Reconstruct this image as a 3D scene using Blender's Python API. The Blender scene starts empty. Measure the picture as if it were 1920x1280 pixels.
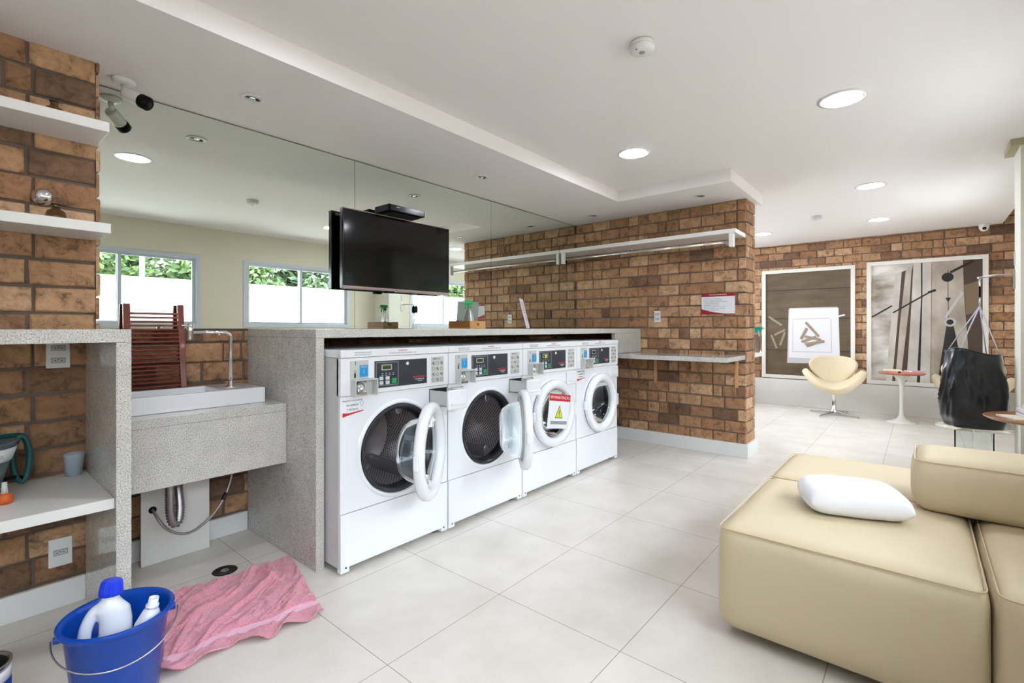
import bpy, bmesh, math, random
from mathutils import Vector, Matrix, noise
random.seed(7)
PI = math.pi
S = bpy.context.scene
COL = S.collection

# ------------------------------------------------------------------ camera, world, exposure
H = 1.18
cam_d = bpy.data.cameras.new('camera'); cam = bpy.data.objects.new('camera', cam_d); COL.objects.link(cam)
cam.location = (0, 0, H); cam.rotation_euler = (PI/2, 0, math.radians(-49.9))
cam_d.sensor_width = 36; cam_d.lens = 909/1920*36; cam_d.shift_y = -25/1920; cam_d.clip_start = 0.02
S.camera = cam
S.view_settings.view_transform = 'Standard'
try: S.view_settings.look = 'None'
except Exception: pass
S.view_settings.gamma = 1; S.view_settings.use_curve_mapping = False
S.view_settings.exposure = 0.93
W = bpy.data.worlds.new('sky'); S.world = W; W.use_nodes = True
wn = W.node_tree.nodes; wl = W.node_tree.links
bg = wn['Background']; bg.inputs[0].default_value = (0.86, 0.92, 1.0, 1); bg.inputs[1].default_value = 9.0
LAMP = 62.0

# ------------------------------------------------------------------ materials
def lin(c):
    return tuple(((x/255)/12.92 if x/255 <= .04045 else ((x/255+.055)/1.055)**2.4) for x in c)+(1,)
def newmat(name):
    m = bpy.data.materials.new(name); m.use_nodes = True
    return m, m.node_tree.nodes, m.node_tree.links, m.node_tree.nodes['Principled BSDF']
def mat(name, rgb, rough=.5, metal=0, coat=0, spec=.5, trans=0, emit=None, es=0, ior=None, bump=None, sheen=0, vary=0):
    m, n, l, b = newmat(name)
    b.inputs['Base Color'].default_value = lin(rgb); b.inputs['Roughness'].default_value = rough
    b.inputs['Metallic'].default_value = metal; b.inputs['Coat Weight'].default_value = coat
    b.inputs['Specular IOR Level'].default_value = spec; b.inputs['Transmission Weight'].default_value = trans
    b.inputs['Sheen Weight'].default_value = sheen
    if ior: b.inputs['IOR'].default_value = ior
    if emit: b.inputs['Emission Color'].default_value = lin(emit); b.inputs['Emission Strength'].default_value = es
    tc = n.new('ShaderNodeTexCoord')
    if bump:
        t = n.new('ShaderNodeTexNoise'); t.inputs['Scale'].default_value = bump[0]; t.inputs['Detail'].default_value = 4
        bp = n.new('ShaderNodeBump'); bp.inputs['Strength'].default_value = bump[1]; bp.inputs['Distance'].default_value = bump[2]
        l.new(tc.outputs['Object'], t.inputs['Vector']); l.new(t.outputs['Fac'], bp.inputs['Height']); l.new(bp.outputs[0], b.inputs['Normal'])
    if vary:
        t = n.new('ShaderNodeTexNoise'); t.inputs['Scale'].default_value = 3; t.inputs['Detail'].default_value = 5
        r = n.new('ShaderNodeValToRGB'); c = lin(rgb)
        r.color_ramp.elements[0].position = .3; r.color_ramp.elements[1].position = .7
        r.color_ramp.elements[0].color = tuple(x*(1-vary) for x in c[:3])+(1,); r.color_ramp.elements[1].color = tuple(min(1, x*(1+vary)) for x in c[:3])+(1,)
        l.new(tc.outputs['Object'], t.inputs['Vector']); l.new(t.outputs['Fac'], r.inputs[0]); l.new(r.outputs[0], b.inputs['Base Color'])
    return m
M = {}
M['white_paint'] = mat('white_paint', (226, 222, 216), .7, bump=(60, .05, .002))
M['ceiling_paint'] = mat('ceiling_paint', (238, 232, 229), .85, bump=(40, .04, .002))
M['beige_paint'] = mat('beige_paint', (226, 219, 200), .8, bump=(50, .05, .002))
M['pillar_paint'] = mat('pillar_paint', (226, 224, 210), .7)
M['cap_paint'] = mat('cap_paint', (176, 168, 140), .8)
M['skirting'] = mat('skirting', (232, 232, 232), .35, coat=.2)
M['lacquer'] = mat('lacquer', (228, 226, 222), .35, coat=.2)
M['enamel'] = mat('enamel', (236, 238, 243), .22, coat=.4)
M['enamel_side'] = mat('enamel_side', (206, 204, 206), .35)
M['grey_plastic'] = mat('grey_plastic', (196, 198, 196), .4)
M['steel'] = mat('steel', (190, 190, 192), .25, metal=1)
M['chrome'] = mat('chrome', (225, 226, 230), .06, metal=1)
M['brushed'] = mat('brushed', (172, 168, 170), .38, metal=1)
M['dark_steel'] = mat('dark_steel', (158, 152, 156), .32, metal=.7)
M['rubber'] = mat('rubber', (34, 36, 44), .45)
M['black'] = mat('black', (8, 8, 9), .45, spec=.15)
M['black_gloss'] = mat('black_gloss', (7, 7, 8), .15, spec=.35)
M['screen'] = mat('screen', (7, 8, 7), .09, spec=.3)
M['bezel'] = mat('bezel', (150, 130, 128), .3, metal=.7)
M['panel_dark'] = mat('panel_dark', (44, 46, 60), .4)
M['lcd'] = mat('lcd', (60, 66, 30), .2)
M['key_white'] = mat('key_white', (205, 212, 220), .4)
M['key_green'] = mat('key_green', (22, 150, 88), .4)
M['sticker_blue'] = mat('sticker_blue', (22, 150, 214), .4)
M['red'] = mat('red', (198, 26, 38), .5)
M['red_text'] = mat('red_text', (232, 52, 40), .5)
M['crimson'] = mat('crimson', (150, 18, 26), .45)
M['paper'] = mat('paper', (232, 232, 238), .6)
M['icon_grey'] = mat('icon_grey', (90, 92, 92), .6)
M['icon_black'] = mat('icon_black', (22, 22, 24), .6)
M['yellow'] = mat('yellow', (212, 220, 20), .5)
M['mid_grey'] = mat('mid_grey', (150, 155, 152), .5)
M['blue_plastic'] = mat('blue_plastic', (0, 66, 168), .25, spec=.35)
M['cap_blue'] = mat('cap_blue', (12, 58, 222), .3)
M['bottle_white'] = mat('bottle_white', (228, 232, 242), .3, coat=.2)
M['pillow_white'] = mat('pillow_white', (238, 238, 242), .85, bump=(180, .12, .001), sheen=.3)
M['faience'] = mat('faience', (232, 232, 236), .12, coat=.6)
M['faience_grey'] = mat('faience_grey', (176, 178, 176), .22)
M['mahogany'] = mat('mahogany', (112, 34, 20), .32, coat=.3, vary=.3)
M['tray_wood'] = mat('tray_wood', (192, 144, 84), .5, vary=.15)
M['tray_wood_shade'] = mat('tray_wood_shade', (146, 92, 40), .5, vary=.2)  # darker copy of the tray wood, shade put into the colour
M['table_wood'] = mat('table_wood', (150, 98, 54), .3, coat=.3, vary=.18)
M['bracket_wood'] = mat('bracket_wood', (212, 160, 112), .4)
M['tulip_white'] = mat('tulip_white', (226, 226, 218), .25, coat=.3)
M['green_plastic'] = mat('green_plastic', (20, 172, 92), .35)
M['teal_plastic'] = mat('teal_plastic', (22, 178, 160), .35)
M['hose_green'] = mat('hose_green', (14, 74, 76), .4)
M['orange'] = mat('orange', (206, 92, 28), .4)
M['tub_grey'] = mat('tub_grey', (96, 108, 116), .4)
M['cup_grey'] = mat('cup_grey', (168, 180, 190), .4)
M['rope'] = mat('rope', (206, 206, 222), .8)
M['leather_black'] = mat('leather_black', (17, 20, 27), .28, coat=.2, bump=(70, .12, .002))
M['aluminium'] = mat('aluminium', (206, 212, 222), .4, coat=.1)
M['cloth_blue'] = mat('cloth_blue', (92, 112, 142), .9)
M['pink_paper'] = mat('pink_paper', (226, 128, 128), .5)
M['lilac_paper'] = mat('lilac_paper', (196, 170, 190), .5)
M['cream_paper'] = mat('cream_paper', (226, 216, 190), .5)
M['grey_paper'] = mat('grey_paper', (150, 152, 156), .5)
M['drain_dark'] = mat('drain_dark', (62, 60, 58), .4, metal=.7)
M['ext_wall'] = mat('ext_wall', (196, 192, 184), .85, bump=(9, .1, .01))
M['ext_ground'] = mat('ext_ground', (196, 195, 194), .9, vary=.1)
M['bark'] = mat('bark', (92, 78, 60), .9, vary=.2)
M['hole'] = mat('hole', (6, 6, 6), .8)

def glassmat(name, rgb, rough=0, ior=1.45):
    return mat(name, rgb, rough, trans=1, ior=ior)
M['glass'] = glassmat('glass', (246, 250, 252), 0, 1.22)
def clear_bowl():
    m, n, l, b = newmat('clear_bowl'); n.remove(b)
    t = n.new('ShaderNodeBsdfTransparent'); t.inputs[0].default_value = (.86, .90, .92, 1)
    g = n.new('ShaderNodeBsdfGlossy'); g.inputs['Roughness'].default_value = .03
    x = n.new('ShaderNodeMixShader'); lw = n.new('ShaderNodeLayerWeight'); lw.inputs[0].default_value = .22
    l.new(lw.outputs['Fresnel'], x.inputs[0]); l.new(t.outputs[0], x.inputs[1]); l.new(g.outputs[0], x.inputs[2])
    l.new(x.outputs[0], n['Material Output'].inputs[0]); return m
M['clear_bowl'] = clear_bowl()
M['brown_glass'] = glassmat('brown_glass', (176, 156, 118), .02)
M['acrylic'] = glassmat('acrylic', (246, 250, 250), .02, 1.3)
M['clear_plastic'] = glassmat('clear_plastic', (222, 226, 234), .25, 1.2)
def pane():
    m, n, l, b = newmat('window_glass'); n.remove(b)
    t = n.new('ShaderNodeBsdfTransparent'); t.inputs[0].default_value = (.95, .97, .97, 1)
    g = n.new('ShaderNodeBsdfGlossy'); g.inputs['Roughness'].default_value = .01
    x = n.new('ShaderNodeMixShader'); lw = n.new('ShaderNodeLayerWeight'); lw.inputs[0].default_value = .15
    l.new(lw.outputs['Fresnel'], x.inputs[0]); l.new(t.outputs[0], x.inputs[1]); l.new(g.outputs[0], x.inputs[2])
    l.new(x.outputs[0], n['Material Output'].inputs[0]); return m
M['window_glass'] = pane()
M['mirror'] = mat('mirror', (232, 239, 231), .0, metal=1)
M['lens'] = mat('lens', (240, 244, 255), .3, emit=(236, 240, 255), es=LAMP)

def granite():
    m, n, l, b = newmat('granite')
    tc = n.new('ShaderNodeTexCoord')
    a = n.new('ShaderNodeTexNoise'); a.inputs['Scale'].default_value = 230; a.inputs['Detail'].default_value = 4
    c = n.new('ShaderNodeTexNoise'); c.inputs['Scale'].default_value = 14; c.inputs['Detail'].default_value = 3
    mp = n.new('ShaderNodeMapping'); mp.inputs['Scale'].default_value = (1, 1, .8)
    r = n.new('ShaderNodeValToRGB'); e = r.color_ramp.elements
    e[0].position = .30; e[0].color = lin((134, 131, 126)); e[1].position = .68; e[1].color = lin((226, 224, 220))
    k = e.new(.42); k.color = lin((184, 181, 175)); k = e.new(.5); k.color = lin((200, 197, 191))
    mx = n.new('ShaderNodeMixRGB'); mx.blend_type = 'MULTIPLY'; mx.inputs[0].default_value = .35
    r2 = n.new('ShaderNodeValToRGB'); r2.color_ramp.elements[0].position = .35; r2.color_ramp.elements[1].position = .6
    r2.color_ramp.elements[0].color = (.72, .72, .72, 1)
    for t in (a, c): l.new(mp.outputs[0], t.inputs['Vector'])
    l.new(tc.outputs['Object'], mp.inputs[0]); l.new(a.outputs['Fac'], r.inputs[0]); l.new(c.outputs['Fac'], r2.inputs[0])
    l.new(r.outputs[0], mx.inputs[1]); l.new(r2.outputs[0], mx.inputs[2]); l.new(mx.outputs[0], b.inputs['Base Color'])
    b.inputs['Roughness'].default_value = .10; b.inputs['Specular IOR Level'].default_value = .6
    return m
M['granite'] = granite()

def brickmat():
    m, n, l, b = newmat('brick_clay')
    at = n.new('ShaderNodeAttribute'); at.attribute_name = 'tone'
    tc = n.new('ShaderNodeTexCoord')
    r = n.new('ShaderNodeValToRGB'); e = r.color_ramp.elements
    e[0].position = 0; e[0].color = lin((120, 92, 72)); e[1].position = 1; e[1].color = lin((206, 172, 138))
    k = e.new(.3); k.color = lin((164, 123, 90)); k = e.new(.7); k.color = lin((186, 148, 112))
    a = n.new('ShaderNodeTexNoise'); a.inputs['Scale'].default_value = 17; a.inputs['Detail'].default_value = 9; a.inputs['Roughness'].default_value = .72; a.inputs['Distortion'].default_value = .6
    r2 = n.new('ShaderNodeValToRGB'); q = r2.color_ramp.elements
    q[0].position = .33; q[0].color = (.26, .22, .19, 1); q[1].position = .66; q[1].color = (1.18, 1.14, 1.10, 1); k = q.new(.45); k.color = (.80, .75, .70, 1); k = q.new(.54); k.color = (1.0, .95, .90, 1)
    mx = n.new('ShaderNodeMixRGB'); mx.blend_type = 'MULTIPLY'; mx.inputs[0].default_value = .95
    f = n.new('ShaderNodeTexNoise'); f.inputs['Scale'].default_value = 90; f.inputs['Detail'].default_value = 5
    bp = n.new('ShaderNodeBump'); bp.inputs['Strength'].default_value = .9; bp.inputs['Distance'].default_value = .006
    l.new(at.outputs['Fac'], r.inputs[0]); l.new(tc.outputs['Object'], a.inputs['Vector']); l.new(a.outputs['Fac'], r2.inputs[0])
    l.new(r.outputs[0], mx.inputs[1]); l.new(r2.outputs[0], mx.inputs[2]); l.new(mx.outputs[0], b.inputs['Base Color'])
    l.new(tc.outputs['Object'], f.inputs['Vector']); l.new(f.outputs['Fac'], bp.inputs['Height']); l.new(bp.outputs[0], b.inputs['Normal'])
    b.inputs['Roughness'].default_value = .75
    return m
M['brick'] = brickmat()
M['mortar'] = mat('mortar', (108, 94, 84), .9, bump=(120, .5, .004), vary=.25)
M['mortar_light'] = mat('mortar_light', (122, 104, 92), .9, bump=(120, .5, .004), vary=.25)

def floormat():
    m, n, l, b = newmat('porcelain_tiles')
    g = n.new('ShaderNodeTexCoord'); mp = n.new('ShaderNodeMapping')
    mp.inputs['Location'].default_value = (-1.02+.0015+5.9, -.25+.0015+5.9, 0)
    br = n.new('ShaderNodeTexBrick'); br.offset = 0; br.squash = 1
    br.inputs['Scale'].default_value = 1; br.inputs['Brick Width'].default_value = .59; br.inputs['Row Height'].default_value = .59
    br.inputs['Mortar Size'].default_value = .0013; br.inputs['Mortar Smooth'].default_value = 0
    br.inputs['Color1'].default_value = lin((228, 222, 214)); br.inputs['Color2'].default_value = lin((224, 218, 209)); br.inputs['Mortar'].default_value = lin((150, 140, 128))
    nz = n.new('ShaderNodeTexNoise'); nz.inputs['Scale'].default_value = 3.2; nz.inputs['Detail'].default_value = 7; nz.inputs['Roughness'].default_value = .6
    r = n.new('ShaderNodeValToRGB'); r.color_ramp.elements[0].position = .3; r.color_ramp.elements[1].position = .7
    r.color_ramp.elements[0].color = (.86, .85, .83, 1); r.color_ramp.elements[1].color = (1, 1, 1, 1)
    mx = n.new('ShaderNodeMixRGB'); mx.blend_type = 'MULTIPLY'; mx.inputs[0].default_value = 1
    l.new(g.outputs['Object'], mp.inputs[0]); l.new(mp.outputs[0], br.inputs['Vector']); l.new(g.outputs['Object'], nz.inputs['Vector'])
    l.new(nz.outputs['Fac'], r.inputs[0]); l.new(br.outputs['Color'], mx.inputs[1]); l.new(r.outputs[0], mx.inputs[2]); l.new(mx.outputs[0], b.inputs['Base Color'])
    b.inputs['Roughness'].default_value = .27; b.inputs['Specular IOR Level'].default_value = .5
    return m
M['floor'] = floormat()

def leather():
    m, n, l, b = newmat('cream_leather')
    tc = n.new('ShaderNodeTexCoord')
    b.inputs['Base Color'].default_value = lin((212, 196, 164)); b.inputs['Roughness'].default_value = .42; b.inputs['Specular IOR Level'].default_value = .3
    v = n.new('ShaderNodeTexVoronoi'); v.inputs['Scale'].default_value = 420
    z = n.new('ShaderNodeTexNoise'); z.inputs['Scale'].default_value = 5; z.inputs['Detail'].default_value = 3
    b1 = n.new('ShaderNodeBump'); b1.inputs['Strength'].default_value = .12; b1.inputs['Distance'].default_value = .001
    b2 = n.new('ShaderNodeBump'); b2.inputs['Strength'].default_value = .35; b2.inputs['Distance'].default_value = .02
    l.new(tc.outputs['Object'], v.inputs['Vector']); l.new(tc.outputs['Object'], z.inputs['Vector'])
    l.new(v.outputs['Distance'], b1.inputs['Height']); l.new(z.outputs['Fac'], b2.inputs['Height']); l.new(b2.outputs[0], b1.inputs['Normal']); l.new(b1.outputs[0], b.inputs['Normal'])
    return m
M['leather'] = leather()
M['leather_seam'] = mat('leather_seam', (206, 188, 152), .45)

def drum():
    m, n, l, b = newmat('perforated_steel')
    uv = n.new('ShaderNodeUVMap'); uv.uv_map = 'UVMap'
    v = n.new('ShaderNodeTexVoronoi'); v.voronoi_dimensions = '2D'; v.inputs['Scale'].default_value = 62; v.inputs['Randomness'].default_value = 0
    mp = n.new('ShaderNodeMapping'); mp.inputs['Rotation'].default_value = (0, 0, PI/4)
    r = n.new('ShaderNodeValToRGB'); r.color_ramp.interpolation = 'LINEAR'
    r.color_ramp.elements[0].position = .26; r.color_ramp.elements[0].color = (.012, .012, .014, 1)
    r.color_ramp.elements[1].position = .36; r.color_ramp.elements[1].color = lin((196, 188, 190))
    l.new(uv.outputs[0], mp.inputs[0]); l.new(mp.outputs[0], v.inputs['Vector']); l.new(v.outputs['Distance'], r.inputs[0]); l.new(r.outputs[0], b.inputs['Base Color'])
    b.inputs['Metallic'].default_value = .55; b.inputs['Roughness'].default_value = .36
    return m
M['drum'] = drum()

def towelmat(name, c1, c2, st):
    m, n, l, b = newmat(name)
    tc = n.new('ShaderNodeTexCoord'); t = n.new('ShaderNodeTexNoise'); t.inputs['Scale'].default_value = 260; t.inputs['Detail'].default_value = 3
    r = n.new('ShaderNodeValToRGB'); r.color_ramp.elements[0].position = .3; r.color_ramp.elements[1].position = .7
    r.color_ramp.elements[0].color = lin(c1); r.color_ramp.elements[1].color = lin(c2)
    bp = n.new('ShaderNodeBump'); bp.inputs['Strength'].default_value = st; bp.inputs['Distance'].default_value = .006
    l.new(tc.outputs['Object'], t.inputs['Vector']); l.new(t.outputs['Fac'], r.inputs[0]); l.new(r.outputs[0], b.inputs['Base Color'])
    l.new(t.outputs['Fac'], bp.inputs['Height']); l.new(bp.outputs[0], b.inputs['Normal'])
    b.inputs['Roughness'].default_value = .95; b.inputs['Sheen Weight'].default_value = .4
    return m
M['towel'] = towelmat('terry_pink', (206, 118, 138), (238, 166, 184), .8)
M['towel_band'] = towelmat('terry_band', (232, 172, 196), (240, 188, 208), .2)

def woodprint(name, c1, c2, sc=(1, 1, 14)):
    m, n, l, b = newmat(name)
    tc = n.new('ShaderNodeTexCoord'); mp = n.new('ShaderNodeMapping'); mp.inputs['Scale'].default_value = sc
    t = n.new('ShaderNodeTexNoise'); t.inputs['Scale'].default_value = 5; t.inputs['Detail'].default_value = 8
    r = n.new('ShaderNodeValToRGB'); r.color_ramp.elements[0].position = .3; r.color_ramp.elements[1].position = .7
    r.color_ramp.elements[0].color = lin(c1); r.color_ramp.elements[1].color = lin(c2)
    l.new(tc.outputs['Object'], mp.inputs[0]); l.new(mp.outputs[0], t.inputs['Vector']); l.new(t.outputs['Fac'], r.inputs[0]); l.new(r.outputs[0], b.inputs['Base Color'])
    b.inputs['Roughness'].default_value = .5
    return m
M['print_planks'] = woodprint('print_planks', (84, 70, 52), (104, 88, 66), (.6, .6, 2.2))
M['print_wood'] = woodprint('print_wood', (150, 138, 124), (196, 186, 172), (1, 10, .6))
M['print_wood_pale'] = woodprint('print_wood_pale', (176, 168, 158), (212, 206, 196), (1, 10, .6))
M['print_blur'] = woodprint('print_blur', (128, 112, 92), (226, 222, 216), (.5, .5, 1.1))
M['print_brown'] = mat('print_brown', (74, 58, 46), .5)
M['print_dark'] = mat('print_dark', (34, 28, 26), .5)
M['print_black'] = mat('print_black', (24, 20, 20), .5)
M['print_white'] = mat('print_white', (220, 218, 220), .5)
M['print_shade'] = mat('print_shade', (192, 188, 190), .5)
M['print_peg'] = mat('print_peg', (176, 158, 134), .5)
M['print_peg_dark'] = mat('print_peg_dark', (120, 102, 80), .5)
M['frame_white'] = mat('frame_white', (226, 222, 214), .4)

def leafmat(name, a, c):
    m, n, l, b = newmat(name)
    at = n.new('ShaderNodeAttribute'); at.attribute_name = 'tone'
    r = n.new('ShaderNodeValToRGB'); r.color_ramp.elements[0].color = lin(a); r.color_ramp.elements[1].color = lin(c)
    l.new(at.outputs['Fac'], r.inputs[0]); l.new(r.outputs[0], b.inputs['Base Color']); b.inputs['Roughness'].default_value = .6
    b.inputs['Transmission Weight'].default_value = 0
    return m
M['leaf'] = leafmat('leaf', (56, 76, 44), (124, 148, 92))
M['leaf_dark'] = leafmat('leaf_dark', (46, 62, 42), (100, 122, 84))

# ------------------------------------------------------------------ mesh helpers
class MB:
    def __init__(s, off=(0, 0, 0)):
        s.bm = bmesh.new(); s.off = Vector(off); s.uv = None
    def box(s, x0, x1, y0, y1, z0, z1, mi=0, rot=None):
        c = Vector(((x0+x1)/2, (y0+y1)/2, (z0+z1)/2))
        vs = []
        for x, y, z in ((x0, y0, z0), (x1, y0, z0), (x1, y1, z0), (x0, y1, z0), (x0, y0, z1), (x1, y0, z1), (x1, y1, z1), (x0, y1, z1)):
            p = Vector((x, y, z))
            if rot is not None: p = c + rot @ (p-c)
            vs.append(s.bm.verts.new(p-s.off))
        for f in ((0, 3, 2, 1), (4, 5, 6, 7), (0, 1, 5, 4), (1, 2, 6, 5), (2, 3, 7, 6), (3, 0, 4, 7)):
            fc = s.bm.faces.new([vs[i] for i in f]); fc.material_index = mi
        return s
    def poly(s, pts, mi=0):
        f = s.bm.faces.new([s.bm.verts.new(Vector(p)-s.off) for p in pts]); f.material_index = mi; return s
    def prism(s, pts, d, mi=0):
        a = [s.bm.verts.new(Vector(p)-s.off) for p in pts]; d = Vector(d)
        b = [s.bm.verts.new(Vector(p)+d-s.off) for p in pts]; n = len(pts)
        s.bm.faces.new(a).material_index = mi; s.bm.faces.new(b[::-1]).material_index = mi
        for i in range(n):
            s.bm.faces.new([a[i], b[i], b[(i+1) % n], a[(i+1) % n]]).material_index = mi
        return s
    def tube(s, pts, r, seg=10, mi=0, closed=False, smooth=True):
        pts = [Vector(p) for p in pts]; n = len(pts); rings = []
        up = Vector((0, 0, 1)); prev = None
        for i, p in enumerate(pts):
            if closed: t = (pts[(i+1) % n]-pts[i-1])
            else: t = pts[min(i+1, n-1)]-pts[max(i-1, 0)]
            if t.length < 1e-9: t = Vector((0, 0, 1))
            t.normalize()
            if prev is None:
                a = t.cross(up)
                if a.length < .05: a = t.cross(Vector((1, 0, 0)))
            else:
                a = prev - t*prev.dot(t)
                if a.length < 1e-4: a = t.cross(up)
            a.normalize(); prev = a; b = t.cross(a)
            rr = r[i] if isinstance(r, (list, tuple)) else r
            rings.append([s.bm.verts.new(p+rr*(math.cos(2*PI*k/seg)*a+math.sin(2*PI*k/seg)*b)-s.off) for k in range(seg)])
        m = n if closed else n-1
        for i in range(m):
            A = rings[i]; B = rings[(i+1) % n]
            for k in range(seg):
                f = s.bm.faces.new([A[k], A[(k+1) % seg], B[(k+1) % seg], B[k]]); f.smooth = smooth; f.material_index = mi
        if not closed:
            s.bm.faces.new(rings[0][::-1]).material_index = mi; s.bm.faces.new(rings[-1]).material_index = mi
        return s
    def lathe(s, prof, c=(0, 0, 0), axis='Z', seg=40, mi=0, closed=False, smooth=True, uvs=False, mat3=None, sx=1, sy=1):
        """prof: (radius, height). mat3 orients the local frame."""
        c = Vector(c); R = mat3
        if R is None:
            R = {'Z': Matrix.Identity(3), 'Y': Matrix(((1, 0, 0), (0, 0, 1), (0, -1, 0))).transposed() @ Matrix.Identity(3), 'X': Matrix(((0, 0, 1), (0, 1, 0), (-1, 0, 0)))}[axis]
            if axis == 'Y': R = Matrix(((1, 0, 0), (0, 0, 1), (0, 1, 0)))
        uvl = None
        if uvs: uvl = s.bm.loops.layers.uv.get('UVMap') or s.bm.loops.layers.uv.new('UVMap')
        rings = []; ln = [0]
        for i in range(1, len(prof)): ln.append(ln[-1]+math.hypot(prof[i][0]-prof[i-1][0], prof[i][1]-prof[i-1][1]))
        for r, h in prof:
            if r < 1e-6: rings.append([s.bm.verts.new(c+R @ Vector((0, 0, h))-s.off)])
            else: rings.append([s.bm.verts.new(c+R @ Vector((r*sx*math.cos(2*PI*k/seg), r*sy*math.sin(2*PI*k/seg), h))-s.off) for k in range(seg)])
        n = len(prof)
        for i in range(n if closed else n-1):
            j = (i+1) % n; A = rings[i]; B = rings[j]
            for k in range(seg):
                k2 = (k+1) % seg
                if len(A) == 1 and len(B) == 1: continue
                if len(A) == 1: vs = [A[0], B[k2], B[k]]; q = [(0, i), (k+1, j), (k, j)]
                elif len(B) == 1: vs = [A[k], A[k2], B[0]]; q = [(k, i), (k+1, i), (0, j)]
                else: vs = [A[k], A[k2], B[k2], B[k]]; q = [(k, i), (k+1, i), (k+1, j), (k, j)]
                f = s.bm.faces.new(vs); f.smooth = smooth; f.material_index = mi
                if uvl:
                    for lp, (kk, ii) in zip(f.loops, q): lp[uvl].uv = (kk/seg*2*PI*.23, ln[ii])
        return s
    def text(s, body, size, M4, mi=0, ext=.0004, align='CENTER', sx=1):
        cu = bpy.data.curves.new('lettering', 'FONT'); cu.body = body; cu.size = size; cu.extrude = ext
        cu.align_x = align; cu.align_y = 'CENTER'; cu.resolution_u = 2
        o = bpy.data.objects.new('lettering', cu); COL.objects.link(o)
        bpy.context.view_layer.update()
        me = bpy.data.meshes.new_from_object(o.evaluated_get(bpy.context.evaluated_depsgraph_get()))
        bpy.data.objects.remove(o); bpy.data.curves.remove(cu)
        me.transform(Matrix.Diagonal((sx, 1, 1, 1))); me.transform(M4); me.transform(Matrix.Translation(-s.off))
        n0 = len(s.bm.faces); s.bm.from_mesh(me); s.bm.faces.ensure_lookup_table()
        for f in s.bm.faces[n0:]: f.material_index = mi
        bpy.data.meshes.remove(me)
        return s
    def build(s, name, mats, parent=None, bevel=0, seg=2, sub=0, solid=0, smooth=None, normals=True):
        if normals: bmesh.ops.recalc_face_normals(s.bm, faces=s.bm.faces)
        me = bpy.data.meshes.new(name); s.bm.to_mesh(me); s.bm.free()
        if not isinstance(mats, (list, tuple)): mats = [mats]
        for m in mats: me.materials.append(M[m] if isinstance(m, str) else m)
        o = bpy.data.objects.new(name, me); COL.objects.link(o)
        if smooth:
            for p in me.polygons: p.use_smooth = True
        if parent is not None: o.parent = parent
        if solid:
            k = o.modifiers.new('thick', 'SOLIDIFY'); k.thickness = solid; k.offset = 0
        if bevel:
            k = o.modifiers.new('edge', 'BEVEL'); k.width = bevel; k.segments = seg; k.limit_method = 'ANGLE'; k.angle_limit = math.radians(40)
            k.harden_normals = False
        if sub:
            k = o.modifiers.new('soft', 'SUBSURF'); k.levels = sub; k.render_levels = sub
        return o
def ZFACE(x, y, z): return Matrix.Translation((x, y, z)) @ Matrix.Rotation(PI/2, 4, 'X')            # lettering facing -Y
def XFACE(x, y, z): return Matrix.Translation((x, y, z)) @ Matrix.Rotation(-PI/2, 4, 'Z') @ Matrix.Rotation(PI/2, 4, 'X')  # facing -X
def tag(o, label, cat, group=None, kind=None):
    o['label'] = label; o['category'] = cat
    if group: o['group'] = group
    if kind: o['kind'] = kind
    return o
def thing(name, label, cat, loc=(0, 0, 0), rz=0, group=None, kind=None):
    o = bpy.data.objects.new(name, None); COL.objects.link(o); o.location = loc; o.rotation_euler = (0, 0, rz)
    o.empty_display_size = .1
    return tag(o, label, cat, group, kind)
def struct(name, mb, m, parent=None, **k):
    o = mb.build(name, m, parent, **k)
    if parent is None: o['kind'] = 'structure'
    return o
def copy_tree(o, parent=None):
    c = o.copy(); COL.objects.link(c)
    if parent is not None: c.parent = parent
    for ch in [x for x in bpy.data.objects if x.parent == o]: copy_tree(ch, c)
    return c

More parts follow.
